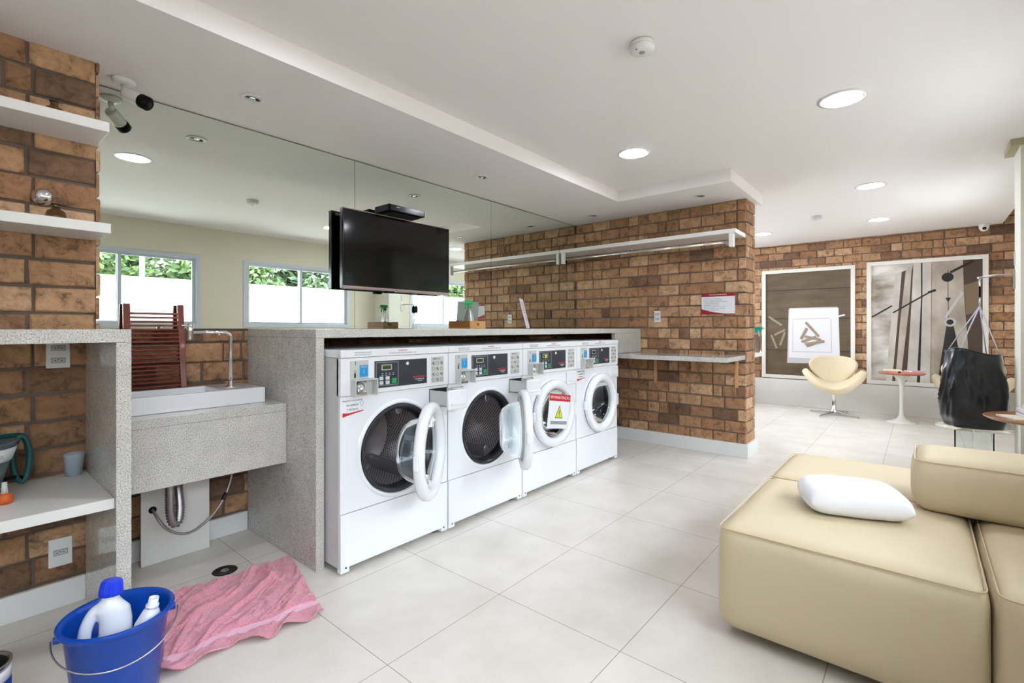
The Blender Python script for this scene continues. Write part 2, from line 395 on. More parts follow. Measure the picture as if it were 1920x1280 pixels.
def bricks(mb, o, ud, width, z0, z1, nd, lead=.0, step=None, L=.205, Hh=.098, gap=.012, depth=.012, rnd=0):
    """lay bricks on a face: o = lower left corner, ud = horizontal direction, nd = outward normal"""
    bm = mb.bm; tl = bm.faces.layers.float.get('tone') or bm.faces.layers.float.new('tone')
    o = Vector(o); ud = Vector(ud); nd = Vector(nd); rng = random.Random(rnd)
    mod = L+gap; rh = Hh+gap; row = 0; z = z0+gap*.5
    step = mod/2 if step is None else step
    while z < z1-.01:
        zt = min(z+Hh, z1)
        u = -mod*2+lead+(step if row % 2 else 0)
        while u < width:
            a = max(u, 0.0); b = min(u+L, width); u += mod
            if b-a < .012: continue
            if rng.random() < .12 and b-a > .15:   # a bat closed by a joint
                m_ = a+(b-a)*rng.uniform(.35, .65); segs = [(a, m_-gap/2), (m_+gap/2, b)]
            else: segs = [(a, b)]
            for a_, b_ in segs:
                j = lambda s=.003: rng.uniform(-s, s)
                ea = 0 if a_ <= 0.0005 else 1; eb = 0 if b_ >= width-.0005 else 1
                c = [(a_+j()*ea, z+j()), (b_+j()*eb, z+j()), (b_+j()*eb, zt+j()), (a_+j()*ea, zt+j())]
                cu = (a_+b_)/2; cz = (z+zt)/2; d = depth+j(.002)
                base = [bm.verts.new(o+ud*p[0]+Vector((0, 0, p[1]))-nd*.002) for p in c]
                rim = [bm.verts.new(o+ud*p[0]+Vector((0, 0, p[1]))+nd*(d-.004)) for p in c]
                fr = [bm.verts.new(o+ud*(p[0]+(.006 if p[0] < cu else -.006))+Vector((0, 0, p[1]+(.006 if p[1] < cz else -.006)))+nd*d) for p in c]
                tone = min(1, max(0, rng.gauss(.5, .27)))
                fs = [bm.faces.new(fr)]
                for i in range(4):
                    k = (i+1) % 4
                    fs.append(bm.faces.new([base[i], base[k], rim[k], rim[i]])); fs.append(bm.faces.new([rim[i], rim[k], fr[k], fr[i]]))
                for f in fs: f[tl] = tone; f.material_index = 1
        z += rh; row += 1

# ------------------------------------------------------------------ the room
ZC, ZS = 2.46, 2.36
MB().box(-1.6, 8.6, -1.1, 3.2, -.1, 0).build('floor', 'floor')['kind'] = 'structure'
bb = MB(); bb.box(-1.6, 5.0, -.91, 3.2, ZC, ZC+.12); bb.box(5.0, 8.6, -.77, 3.2, ZC, ZC+.12)
bb.box(5.0, 8.6, -.91, -.77, ZC+.3, ZC+.42); bb.box(5.0, 8.6, -.79, -.77, ZC+.12, ZC+.42); bb.box(5.0, 5.02, -.91, -.79, ZC, ZC+.42)
struct('ceiling', bb, 'ceiling_paint')
sf = MB()
pts = [(-1.6, 2.16), (4.10, 2.16), (4.10, 1.16), (5.12, 1.16), (5.12, 3.2), (-1.6, 3.2)]
sf.prism([(x, y, ZS) for x, y in pts], (0, 0, ZC-ZS))
struct('trim_1', sf, 'ceiling_paint')

w = MB(); w.box(.459, 5.4, 3.052, 3.2, 0, ZC); w.box(5.4, 8.2, 3.052, 3.2, 0, 1.2); w.box(5.4, 8.2, 3.052, 3.2, 2.1, ZC); w.box(8.2, 8.6, 3.052, 3.2, 0, ZC)
bricks(w, (.459, 3.052, 0), (1, 0, 0), 4.29, 0, 1.165, (0, -1, 0), lead=.06, rnd=3)
struct('wall_back', w, ['mortar', 'brick'])
w = MB(); w.box(-1.6, .459, 2.812, 3.2, 0, ZS)
bricks(w, (-1.6, 2.812, 0), (1, 0, 0), 2.059, 0, ZS, (0, -1, 0), lead=.078, step=.018, L=.208, Hh=.100, gap=.013, rnd=5)
bricks(w, (.459, 2.8, 0), (0, 1, 0), .24, 0, ZS, (1, 0, 0), rnd=6)
struct('wall_left', w, ['mortar', 'brick'])
w = MB(); w.box(4.752, 5.038, 1.222, 3.05, 0, ZS)
bricks(w, (4.752, 3.04, 0), (0, -1, 0), 1.828, 0, ZS-.006, (-1, 0, 0), lead=.13, rnd=11, Hh=.0955)
bricks(w, (4.742, 1.222, 0), (1, 0, 0), .306, 0, ZS-.006, (0, -1, 0), lead=.02, rnd=12, Hh=.0955)
bricks(w, (5.038, 1.212, 0), (0, 1, 0), 1.83, 0, ZS-.006, (1, 0, 0), rnd=13, Hh=.0955)
struct('wall_partition', w, ['mortar_light', 'brick'])
w = MB(); w.box(8.412, 8.6, -1.1, 3.2, 0, ZC+.42)
bricks(w, (8.412, 3.05, .40), (0, -1, 0), 4.0, 0, ZC+.3-.40, (-1, 0, 0), lead=.04, rnd=21, Hh=.0955)
struct('wall_far', w, ['mortar_light', 'brick'])
struct('baseboard_far', MB().box(8.372, 8.41, -.91, 3.05, 0, .40), 'white_paint', bevel=.004)
# window wall behind the camera, with openings; the leftmost one is added for light
WIN = [(.53, 2.154), (2.663, 4.26), (5.45, 7.05)]
w = MB(); zb, zt = 1.19, 2.10
w.box(.30, 8.6, -1.06, -.91, 0, zb); w.box(.30, 8.6, -1.06, -.91, zt, ZC+.42); w.box(-1.6, .30, -1.06, -.91, 0, 1.19); w.box(-1.6, .30, -1.06, -.91, 2.10, ZC+.42); w.box(-1.6, -1.45, -1.06, -.91, 1.19, 2.10); w.box(.20, .30, -1.06, -.91, 1.19, 2.10)
xs = [.30]+[v for a in WIN for v in a]+[8.6]
for i in range(0, len(xs), 2): w.box(xs[i], xs[i+1], -1.06, -.91, zb, zt)
struct('wall_window', w, 'beige_paint')
w = MB(); w.box(-1.7, -1.6, -1.06, 3.2, 0, ZC)
struct('wall_end', w, 'beige_paint')
def glazed(name, a, b, z0, z1, pos, axis, n):
    f = MB(); B = (lambda u0, u1, w0, w1, q0, q1: f.box(u0, u1, pos+w0, pos+w1, q0, q1)) if axis == 'X' else (lambda u0, u1, w0, w1, q0, q1: f.box(pos+w0, pos+w1, u0, u1, q0, q1))
    B(a, b, -.04, .04, z0, z0+.05); B(a, b, -.04, .04, z1-.05, z1)
    for i in range(n+1):
        u = a+(b-a-.05)*i/n; B(u, u+.05, -.04, .04, z0+.05, z1-.05)
    o = struct(name, f, 'aluminium')
    for i in range(n):
        u0 = a+(b-a-.05)*i/n+.05; u1 = a+(b-a-.05)*(i+1)/n; q = MB()
        if axis == 'X': q.box(u0, u1, pos-.003, pos+.003, z0+.05, z1-.05)
        else: q.box(pos-.003, pos+.003, u0, u1, z0+.05, z1-.05)
        q.build('pane', 'window_glass', o)
glazed('window_5', -1.45, .20, 1.19, 2.10, -.985, 'X', 2)  # added window out of view, lets more daylight in from the left
glazed('window_4', 5.4, 8.2, 1.2, 2.1, 3.12, 'X', 3)  # unseen glazing added behind the partition to brighten the far wall
p = MB(); p.box(4.73, 5.0, -.91, -.52, 0, ZC-.01); struct('trim_2', p, 'pillar_paint')
p = MB(); p.box(4.70, 5.03, -.91, -.47, ZC-.04, ZC); struct('trim_3', p, 'cap_paint')
for i, (a, b) in enumerate(WIN):
    f = MB(); y0, y1 = -1.0, -.90
    f.box(a, b, y0, y1, zb, zb+.045); f.box(a, b, y0, y1, zt-.045, zt); f.box(a, a+.045, y0, y1, zb+.045, zt-.045); f.box(b-.045, b, y0, y1, zb+.045, zt-.045)
    m = (a+b)/2
    o = struct('window_%d' % (i+1), f, 'aluminium', bevel=.003)
    for q, (c, d, yy) in enumerate(((a+.045, m+.02, -.925), (m-.02, b-.045, -.955))):
        s_ = MB(); s_.box(c, d, yy-.012, yy+.012, zb+.045, zb+.075); s_.box(c, d, yy-.012, yy+.012, zt-.075, zt-.045)
        s_.box(c, c+.034, yy-.012, yy+.012, zb+.075, zt-.075); s_.box(d-.034, d, yy-.012, yy+.012, zb+.075, zt-.075)
        sh = s_.build('sash', 'aluminium', o)
        MB().box(c+.034, d-.034, yy-.002, yy+.002, zb+.075, zt-.075).build('pane', 'window_glass', sh)
# skirtings
b = MB(); b.box(-1.6, .42, 2.78, 2.80, 0, .108); struct('baseboard_left', b, 'skirting', bevel=.003)
b = MB(); b.box(.468, 1.178, 3.02, 3.04, 0, .108); b.box(1.227, 4.74, 3.02, 3.04, 0, .108); struct('baseboard_back', b, 'skirting', bevel=.003)
b = MB(); b.box(4.718, 4.742, 1.19, 3.02, 0, .125); b.box(4.742, 5.07, 1.19, 1.212, 0, .125); b.box(5.048, 5.07, 1.212, 3.04, 0, .125)
struct('baseboard_partition', b, 'skirting', bevel=.003)

# ------------------------------------------------------------------ outdoors
struct('ground', MB().box(-14, 26, -22, 14, -.3, -.105), 'ext_ground')
gw = MB(); gw.box(-12, 24, -4.7, -4.5, -.06, 2.04); gw.box(-12, 24, -4.74, -4.46, 2.04, 2.09)
for k in range(14): gw.box(-12+k*2.6, -11.985+k*2.6, -4.5, -4.495, 0, 2.04, 1)
tag(gw.build('boundary_wall', ['ext_wall', 'print_shade']), 'long cream rendered boundary wall outside the windows, seen in the mirror', 'wall')
sg = MB(); sg.box(1.12, 1.42, -4.494, -4.48, 1.27, 1.5, 0); sg.box(1.12, 1.42, -4.48, -4.477, 1.45, 1.5, 1); sg.box(1.17, 1.37, -4.48, -4.477, 1.31, 1.41, 2)
tag(sg.build('outdoor_sign', ['paper', 'red', 'icon_grey']), 'small white sign with red top on the outdoor wall, seen in the mirror', 'sign')
t = thing('street_light', 'thin pale lamp post beyond the outdoor wall, seen in the mirror', 'lamp post', (2.6, -5.6, -.06))
MB().tube([(0, 0, 0), (0, 0, 4.2)], .045).build('pole', 'aluminium', t)
MB().tube([(0, 0, 4.15), (.3, 0, 4.4), (.7, 0, 4.42)], .03).build('arm', 'aluminium', t)
MB().box(.6, 1.0, -.08, .08, 4.36, 4.44).build('lamp_head', 'aluminium', t, bevel=.02)
def tree(x, y, h, r, mt, label, sd):
    r *= .78
    rg = random.Random(sd)
    t = thing('tree', label, 'tree', (x, y, -.06), group='trees beyond the outdoor wall')
    tr = MB(); tr.tube([(0, 0, 0), (.05, .02, h*.3), (-.04, .05, h*.6), (0, 0, h*.85)], [.14, .12, .08, .03], 8)
    for k in range(5):
        a = rg.uniform(0, 6.28); tr.tube([(0, 0, h*(.3+.08*k)), (.5*r*math.cos(a), .5*r*math.sin(a), h*(.48+.09*k))], [.05, .015], 6)
    tr.build('trunk', 'bark', t)
    c = MB(); bm = c.bm; tl = bm.faces.layers.float.new('tone')
    blobs = [(Vector((rg.uniform(-r, r)*.75, rg.uniform(-r, r)*.6, h*rg.uniform(.38, .95))), r*rg.uniform(.35, .6)) for k in range(18)]
    for k in range(7000):
        ce, br = rg.choice(blobs); d = Vector((rg.gauss(0, 1), rg.gauss(0, 1), rg.gauss(0, 1))).normalized()*br*rg.uniform(.6, 1)
        pz = ce+d; a = Vector((rg.gauss(0, 1), rg.gauss(0, 1), rg.gauss(0, .5))).normalized()*rg.uniform(.07, .13); b_ = a.cross(Vector((rg.gauss(0, 1), rg.gauss(0, 1), rg.gauss(0, 1)))).normalized()*.05
        f = bm.faces.new([bm.verts.new(pz-a), bm.verts.new(pz+b_), bm.verts.new(pz+a), bm.verts.new(pz-b_)]); f[tl] = rg.random()
    c.build('foliage', mt, t, normals=False)
TL = ['bright green leafy tree showing in the leftmost mirrored window', 'bright green leafy tree mirrored beside the thin lamp post', 'bright green leafy tree mirrored in the middle window beside the television', 'dark green leafy tree mirrored next to the left edge of the television',
      'dark green leafy tree mirrored behind the television', 'bright green leafy tree mirrored between television and brick reflection', 'dark green leafy tree farthest along the outdoor wall in the mirror']
for k, (x, y, h, r, mt) in enumerate([(.2, -7.6, 4.2, 1.5, 'leaf'), (2.4, -8.0, 4.6, 1.6, 'leaf'), (4.6, -7.4, 4.3, 1.5, 'leaf'), (7.0, -8.2, 4.6, 1.7, 'leaf_dark'), (9.6, -7.8, 4.2, 1.6, 'leaf_dark'), (12.4, -8.3, 4.6, 1.8, 'leaf'), (15.6, -8.2, 4.6, 1.8, 'leaf_dark')]):
    tree(x, y, h, r, mt, TL[k], 50+k)

# ------------------------------------------------------------------ mirror
seams = [.462, 1.892, 3.306, 4.738]
LB = ['left mirror panel with the wooden rack leaning against it', 'middle mirror panel with the television in front of it', 'right mirror panel meeting the brick partition']
for k in range(3):
    tag(MB().box(seams[k]+.0015, seams[k+1]-.0015, 3.036, 3.042, 1.178, 2.352).build('mirror_panel', 'mirror'), LB[k], 'mirror', 'frameless mirror panels on the back wall')

# ------------------------------------------------------------------ granite counters
t = thing('counter', 'long grey granite counter over the four washing machines', 'counter', (2.9, 2.23, 0))
o_ = (2.9, 2.23, 0)
MB(o_).box(1.18, 4.734, 2.23, 3.03, 1.132, 1.176).build('worktop', 'granite', t, bevel=.002)
MB(o_).box(1.18, 1.222, 2.23, 3.03, 0, 1.1315).build('side_panel', 'granite', t, bevel=.002)
MB(o_).box(4.18, 4.734, 2.23, 2.27, .936, 1.1315).build('apron', 'granite', t, bevel=.002)
t = thing('counter', 'grey granite counter with open shelf at the left edge, below the wall shelves', 'counter', (-.4, 2.23, 0))
o_ = (-.4, 2.23, 0)
MB(o_).box(-1.5, .465, 2.23, 2.785, 1.128, 1.176).build('worktop', 'granite', t, bevel=.002)
MB(o_).box(.42, .465, 2.23, 2.785, 0, 1.1275).build('side_panel', 'granite', t, bevel=.002)
MB(o_).box(-1.5, .4195, 2.25, 2.785, .522, .56).build('shelf', 'lacquer', t, bevel=.002)
t = thing('sink_counter', 'grey granite sink counter with a deep front apron', 'sink counter', (.82, 2.53, .48))
o_ = (.82, 2.53, .48)
MB(o_).box(.467, 1.178, 2.53, 3.03, .75, .79).build('worktop', 'granite', t, bevel=.002)
MB(o_).box(.467, 1.178, 2.53, 2.56, .48, .7495).build('apron', 'granite', t, bevel=.002)
t = thing('wall_table', 'granite table slab fixed low on the brick partition', 'table', (4.46, 1.7, .89))
o_ = (4.46, 1.7, .89)
MB(o_).box(4.185, 4.735, 1.215, 3.0, .894, .934).build('tabletop', 'granite', t, bevel=.002)
for y in (2.07, 1.29):
    q = MB(o_); q.box(4.728, 4.742, y-.014, y+.014, .63, .893); q.box(4.42, 4.727, y-.012, y+.012, .879, .893)
    q.build('bracket', 'bracket_wood', t, bevel=.002)
t = thing('wall_table', 'granite slab edge showing behind the end of the brick partition', 'table', (5.25, 1.6, .89))
MB((5.25, 1.6, .89)).box(5.05, 5.45, 1.225, 2.6, .897, .934).build('tabletop', 'lacquer', t, bevel=.002)
q = MB((5.25, 1.6, .89)); q.box(5.05, 5.064, 1.6, 1.628, .65, .896); q.build('bracket', 'bracket_wood', t)

# ------------------------------------------------------------------ floating shelves and what hangs on the bricks
s1 = MB((0, 2.68, 1.985)); s1.box(-1.2, .459, 2.55, 2.797, 1.985, 2.025)
t = tag(s1.build('wall_shelf', 'lacquer', bevel=.002), 'upper white floating shelf on the left brick wall', 'shelf'); t.location = (0, 2.68, 1.985)
s1 = MB((0, 2.66, 1.568)); s1.box(-1.2, .462, 2.54, 2.797, 1.568, 1.608)
t = tag(s1.build('wall_shelf', 'lacquer', bevel=.002), 'lower white floating shelf on the left brick wall', 'shelf'); t.location = (0, 2.66, 1.568)
t = thing('hanging_shelf', 'long white shelf with chrome clothes rail high on the brick partition', 'shelf', (4.6, 2.1, 2.0))
o_ = (4.6, 2.1, 2.0)
MB(o_).box(4.42, 4.741, 1.215, 3.034, 2.003, 2.04).build('shelf_board', 'lacquer', t, bevel=.002)
for y0, y1 in ((1.235, 1.27), (2.985, 3.02)):
    MB(o_).box(4.425, 4.48 if y0 < 2 else 4.46, y0, y1, 1.885, 2.0025).build('end_bracket', 'lacquer', t, bevel=.002)
MB(o_).tube([(4.47, 1.262, 1.935), (4.47, 2.99, 1.935)], .0125, 12).build('clothes_rail', 'chrome', t)
MB(o_).tube([(4.47, 2.2, 1.94), (4.47, 2.2, 2.003)], .004, 6).build('rail_hanger', 'chrome', t)

def wallplate(name, label, loc, face, w_, h_, slots, grp=None, box=False):
    """white electrical plate; face 'Y' looks to -Y, 'X' looks to -X"""
    t = thing(name, label, 'socket', loc, 0 if face == 'Y' else -PI/2, grp)
    MB().box(-w_/2, w_/2, -.009, 0, -h_/2, h_/2).build('cover_plate', 'skirting', t, bevel=.004)
    for z in slots:
        q = MB(); q.box(-.021, .021, -.0105, -.009, z-.010, z+.010, 0)
        for dx in (-.010, 0, .010): q.lathe([(0, -.0112), (.0022, -.0112), (.0022, -.0105)], (dx, 0, z+(.002 if dx == 0 else -.001)), 'Y', 10, 1)
        for x0, x1, z0, z1 in ((-.022, .022, z+.010, z+.011), (-.022, .022, z-.011, z-.010), (-.022, -.021, z-.01, z+.01), (.021, .022, z-.01, z+.01)): q.box(x0, x1, -.011, -.009, z0, z1, 1)
        q.build('outlet', ['grey_plastic', 'icon_black'], t)
    return t
wallplate('wall_socket', 'white double socket under the left granite worktop', (.333, 2.7995, 1.07), 'Y', .076, .118, (.026, -.026))
wallplate('wall_socket', 'white single socket near the skirting below the left shelf', (.34, 2.7995, .23), 'Y', .076, .118, (0,))
wallplate('wall_socket', 'small white socket on the brick partition above the counter', (4.7395, 2.05, 1.297), 'X', .068, .115, (.024, -.024))
t = thing('wall_valve', 'round chrome valve knob on the left bricks above the lower shelf', 'valve', (.285, 2.7995, 1.725))
MB().lathe([(0, 0), (.034, 0), (.034, -.006), (.018, -.010), (.018, -.028)], (0, 0, 0), 'Y', 32).build('flange', 'chrome', t)
MB().lathe([(.018, -.028), (.027, -.030), (.029, -.046), (.020, -.056), (0, -.058)], (0, 0, 0), 'Y', 32).build('knob', 'chrome', t)
def vase(x, z, label):
    t = tag(MB().lathe([(0, 0), (.022, 0), (.031, .012), (.034, .03), (.028, .048), (.013, .058), (.012, .07), (.017, .078), (.014, .078), (.009, .070), (.010, .060), (.025, .046), (.031, .03), (.028, .013), (0, .004)], (0, 0, 0), 'Z', 32).build('glass_vase', 'brown_glass'), label, 'vase')
    t.location = (x, 2.70, z)
vase(.31, 2.0255, 'small round brown glass vase on the upper floating shelf')
vase(.315, 1.6085, 'small round brown glass vase on the lower floating shelf beside the valve')

# red and white notice on the partition
def notice():
    t = thing('notice_board', 'white notice with crimson top and swoosh on the brick partition', 'sign', (4.739, 1.455, 1.41), -PI/2)
    MB().box(-.15, .15, -.006, 0, -.1, .1).build('board', 'paper', t)
    q = MB(); q.box(-.15, .15, -.0072, -.006, .068, .1, 0)
    q.text('USO DA LAVANDERIA', .016, ZFACE(0, -.0076, .084), 1)
    q.build('header', ['crimson', 'paper'], t)
    q = MB(); n = 16; lo = [(-.15+.3*i/n, -.0072, -.1) for i in range(n+1)]
    up = [(-.15+.3*i/n, -.0072, -.1+.048*(1-i/n)**2.2+.004+.010*max(0, i/n-.7)) for i in range(n+1)]
    for i in range(n): q.prism([lo[i], lo[i+1], up[i+1], up[i]], (0, .001, 0))
    q.build('swoosh', 'crimson', t)
    q = MB(); L = ['Horário de uso: todos os dias', 'Retire as roupas ao final do ciclo', 'Não deixe objetos nos bolsos das roupas', 'Use somente sabão líquido', 'Não exceda a carga máxima', 'Mantenha as portas abertas após o uso', 'Em caso de dúvida procure a portaria', 'Obrigado pela colaboração']
    for i, s_ in enumerate(L): q.text(s_, .0125, ZFACE(-.13, -.0066, .05-.0155*i), 0, .0002, 'LEFT')
    q.build('lettering', 'icon_grey', t)
notice()

# ------------------------------------------------------------------ ceiling fittings
def downlight(x, y, label, on=True):
    t = thing('ceiling_downlight', label, 'ceiling light', (x, y, ZC-.002), group='large lit round downlights')
    MB().lathe([(.098, 0), (.118, 0), (.120, -.004), (.100, -.007), (.098, -.003)], closed=True, seg=48).build('trim_ring', 'lacquer', t)
    MB().lathe([(.092, 0), (.0975, 0), (.0975, -.0045), (.092, -.0045)], closed=True, seg=48).build('reflector', 'chrome', t)
    MB().lathe([(0, -.0035), (.0915, -.0035), (.0915, -.0005), (0, -.0005)], seg=48).build('lens', 'lens', t)
for x, y, lb in [(3.25, .33, 'largest lit round downlight, high on the right above the sofa'), (3.28, 1.6, 'lit round downlight in front of the soffit corner, nearest the washing machines'),
              (5.4, .34, 'lit round downlight second behind the one above the sofa'), (7.14, .37, 'lit round downlight near the far picture wall, third of its row'), (7.22, 1.63, 'lit round downlight half hidden beside the partition corner'),
              (.95, 1.56, 'lit round downlight seen only in the left end of the mirror'), (-.75, .33, 'lit round downlight above the camera side of the room'), (5.4, 1.0, 'lit round downlight behind the partition line')][:7]:
    downlight(x, y, lb)
def spot(x, y, label):
    t = thing('ceiling_spotlight', label, 'spotlight', (x, y, ZS-.001), group='small soffit spotlights')
    MB().lathe([(.040, 0), (.055, 0), (.056, -.003), (.042, -.006), (.040, -.003)], closed=True, seg=36).build('trim_ring', 'lacquer', t)
    MB().lathe([(0, -.0008), (.024, -.0008), (.0395, -.004), (.0395, 0), (0, 0)], seg=36).build('reflector', 'chrome', t)
    MB().lathe([(0, -.009), (.008, -.008), (.015, -.004), (.017, -.001)], seg=24).build('bulb', 'glass', t)
    q = MB(); q.box(-.034, -.018, -.006, .006, -.0042, -.001); q.box(.018, .034, -.006, .006, -.0042, -.001); q.build('clip', 'icon_black', t)
spot(1.045, 2.62, 'small round soffit spotlight above the sink, nearest the camera')
spot(2.743, 2.62, 'small round soffit spotlight above the washing machines, middle of the mirror row')
spot(4.43, 2.62, 'small round soffit spotlight in the corner by mirror and partition')
spot(4.39, 1.50, 'small round soffit spotlight above the end of the hanging shelf')
def detector(x, y, label):
    t = thing('smoke_detector', label, 'smoke detector', (x, y, ZC-.001))
    MB().lathe([(0, 0), (.052, 0), (.052, -.014), (.050, -.018), (0, -.018)], seg=36).build('base', 'lacquer', t)
    MB().lathe([(.046, -.018), (.055, -.022), (.055, -.034), (.030, -.042), (0, -.043)], seg=36).build('housing', 'lacquer', t)
    q = MB(); q.lathe([(0, -.0455), (.013, -.0445), (.014, -.041)], seg=20); q.lathe([(0, -.041), (.004, -.041), (.004, -.036)], (-.034, .01, 0), seg=10, mi=1); q.build('sensor', ['mid_grey', 'icon_grey'], t)
detector(2.04, .955, 'round white smoke detector on the ceiling in the middle of the photo')
detector(6.48, .91, 'small distant white detector on the far ceiling between two downlights')
# cctv on soffit
t = thing('security_camera', 'white bullet security camera with black front above the mirror', 'security camera', (.575, 2.90, ZS))
MB().lathe([(0, 0), (.048, 0), (.046, -.012), (.030, -.022), (0, -.024)], seg=32).build('mount', 'lacquer', t)
MB().tube([(0, 0, -.02), (.004, -.004, -.05), (.02, -.03, -.068)], .013, 12).build('bracket_arm', 'lacquer', t)
d = Vector((.62, -.62, -.42)).normalized(); a = d.cross(Vector((0, 0, 1))).normalized(); R3 = Matrix((a, d.cross(a)*-1, d)).transposed()
c0 = Vector((.0, -.01, -.062))
MB().lathe([(0, 0), (.026, .002), (.030, .012), (.030, .085)], c0, mat3=R3, seg=28).build('body', 'lacquer', t)
q = MB(); q.lathe([(.031, .082), (.033, .086), (.033, .118), (.027, .124), (0, .120)], c0, mat3=R3, seg=28); q.build('lens_hood', 'black', t)
MB().lathe([(0, .127), (.010, .127), (.012, .1205)], c0, mat3=R3, seg=20).build('lens_glass', 'black_gloss', t)
t = thing('dome_camera', 'tiny white dome camera at the top right of the far brick wall', 'security camera', (8.30, -.60, ZC))
MB().lathe([(0, 0), (.055, 0), (.055, -.02), (0, -.02)], seg=28).build('base', 'lacquer', t)
q = MB()
q.lathe([(.048, -.02), (.048, -.05), (.034, -.08), (0, -.092)], seg=28); q.build('dome', 'lacquer', t)
MB().lathe([(0, -.052), (.017, -.050), (.019, -.040)], (0, 0, -.058), mat3=Matrix(((0, 0, 1), (0, 1, 0), (-1, 0, 0))), seg=16).build('lens_glass', 'black_gloss', t)

# ------------------------------------------------------------------ washing machines
WY = 2.11
def washer(k, angle, drawer, label):
    x0 = 1.235+.69*k; Wd = .684; cx, cz = .345, .55
    t = thing('washing_machine', label, 'washing machine', (x0, WY, 0), group='white coin-operated washing machines')
    # cabinet: sides, back, base
    q = MB(); q.box(0, .012, .012, .70, .03, 1.036); q.box(Wd-.012, Wd, .012, .70, .03, 1.036); q.box(.012, Wd-.012, .688, .70, .03, 1.036); q.box(.012, Wd-.012, .03, .688, .03, .05)
    q.build('cabinet', 'enamel_side', t, bevel=.002)
    q = MB(); q.box(-.002, Wd+.002, -.012, .70, 1.037, 1.075)
    lid = q.build('top_cover', 'enamel', t, bevel=.004)
    q = MB(); q.text('INTRODUZA SOMENTE', .009, ZFACE(.12, -.0125, 1.060), 1); q.text('UMA FICHA POR CICLO', .009, ZFACE(.12, -.0125, 1.049), 1)
    q.text('ATENÇÃO!', .011, ZFACE(.36, -.0125, 1.063), 0); q.text('FECHE BEM A PORTA ANTES DE INICIAR O CICLO', .008, ZFACE(.36, -.0125, 1.051), 1); q.build('lettering', ['red', 'mid_grey'], lid)
    # kick panel with notched corners
    q = MB(); pts = [(0.002, 0, .012), (.03, 0, .012), (.04, 0, .03), (Wd-.04, 0, .03), (Wd-.03, 0, .012), (Wd-.002, 0, .012), (Wd-.002, 0, .286), (.002, 0, .286)]
    q = MB(); q.box(.002, Wd-.002, -.004, .028, .03, .286); q.box(.002, .05, -.004, .028, .008, .03); q.box(Wd-.05, Wd-.002, -.004, .028, .008, .03)
    kp = q.build('kick_panel', 'enamel', t, bevel=.0025)
    for sx in (.03, Wd-.03): MB().lathe([(0, -.0065), (.004, -.006), (.005, -.004)], (sx, 0, .03), 'Y', 12).build('screw', 'icon_black', kp)
    for sx in (.06, Wd-.06):
        for sy in (.06, .62): MB().lathe([(0, 0), (.022, 0), (.022, .01), (.010, .012), (.010, .04), (0, .04)], (sx, sy, 0), seg=16).build('foot', 'rubber', t)
    # front panel with the round opening
    q = MB(); n = 72; r = .232; z0, z1 = .290, .851; a0, a1 = .002, Wd-.002
    if drawer: z1h = .851
    ring = []; out = []
    for i in range(n):
        an = 2*PI*i/n; c, s_ = math.cos(an), math.sin(an); ring.append((cx+r*c, cz+r*s_))
        m_ = min((a1-cx)/c if c > 1e-9 else ((a0-cx)/c if c < -1e-9 else 1e9), (z1-cz)/s_ if s_ > 1e-9 else ((z0-cz)/s_ if s_ < -1e-9 else 1e9))
        out.append((cx+m_*c, cz+m_*s_))
    for px, pz in ((a0, z0), (a1, z0), (a1, z1), (a0, z1)):   # snap nearest outline point to the corners
        i = min(range(n), key=lambda j: (out[j][0]-px)**2+(out[j][1]-pz)**2); out[i] = (px, pz)
    V = {}
    for nm, L_, y in (('rf', ring, 0), ('of', out, 0), ('rb', ring, .02), ('ob', out, .02)): V[nm] = [q.bm.verts.new((x, y, z)) for x, z in L_]
    for i in range(n):
        j = (i+1) % n
        for A, B in (('rf', 'of'), ('of', 'ob'), ('ob', 'rb'), ('rb', 'rf')): q.bm.faces.new([V[A][i], V[A][j], V[B][j], V[B][i]])
    q.build('front_panel', 'enamel', t)
    MB().lathe([(.232, .0), (.238, -.008), (.246, -.008), (.256, 0)], (cx, 0, cz), 'Y', 72).build('door_surround', 'enamel', t)
    MB().lathe([(.231, -.004), (.229, -.010), (.216, -.008), (.205, .012), (.200, .045), (.222, .060), (.231, .055)], (cx, 0, cz), 'Y', 72).build('door_gasket', 'rubber', t)
    # drum
    dr = MB(); dr.lathe([(.204, .062), (.228, .075), (.236, .10), (.236, .44)], (cx, 0, cz), 'Y', 72, uvs=True)
    dr.lathe([(.236, .44), (.20, .452), (.10, .448), (.04, .42), (0, .42)], (cx, 0, cz), 'Y', 72, mi=1)
    drm = dr.build('drum', ['drum', 'dark_steel'], t)
    for bi in range(3):
        an = math.radians(172+120*bi+k*14) if not k else math.radians(178+120*bi)
        if k == 0: an = math.radians(188+120*bi)
        c, s_ = math.cos(an), math.sin(an); tx, tz = -s_, c
        f = lambda rr, tt, y: (cx+rr*c+tt*tx, y, cz+rr*s_+tt*tz)
        q = MB(); q.prism([f(.236, -.042, .10), f(.175, -.016, .10), f(.168, 0, .10), f(.175, .016, .10), f(.236, .042, .10)], (0, .335, 0))
        q.build('baffle', 'dark_steel', drm, bevel=.006, seg=3)
    for bi in range(3):
        an = math.radians(30+120*bi); q = MB(); pc = (cx+.15*math.cos(an), .444, cz+.15*math.sin(an))
        q.lathe([(.032, 0), (.042, -.008), (.052, 0)], pc, 'Y', 28); q.build('drum_boss', 'steel', drm)
    # door
    hx = .345+.262; R = Matrix.Rotation(math.radians(angle), 4, 'Z'); T = Matrix.Translation((hx, -.012, 0)) @ R @ Matrix.Translation((-hx, 0, 0))
    def done(mb, name, m, par, **kw):
        mb.bm.transform(T); return mb.build(name, m, par, **kw)
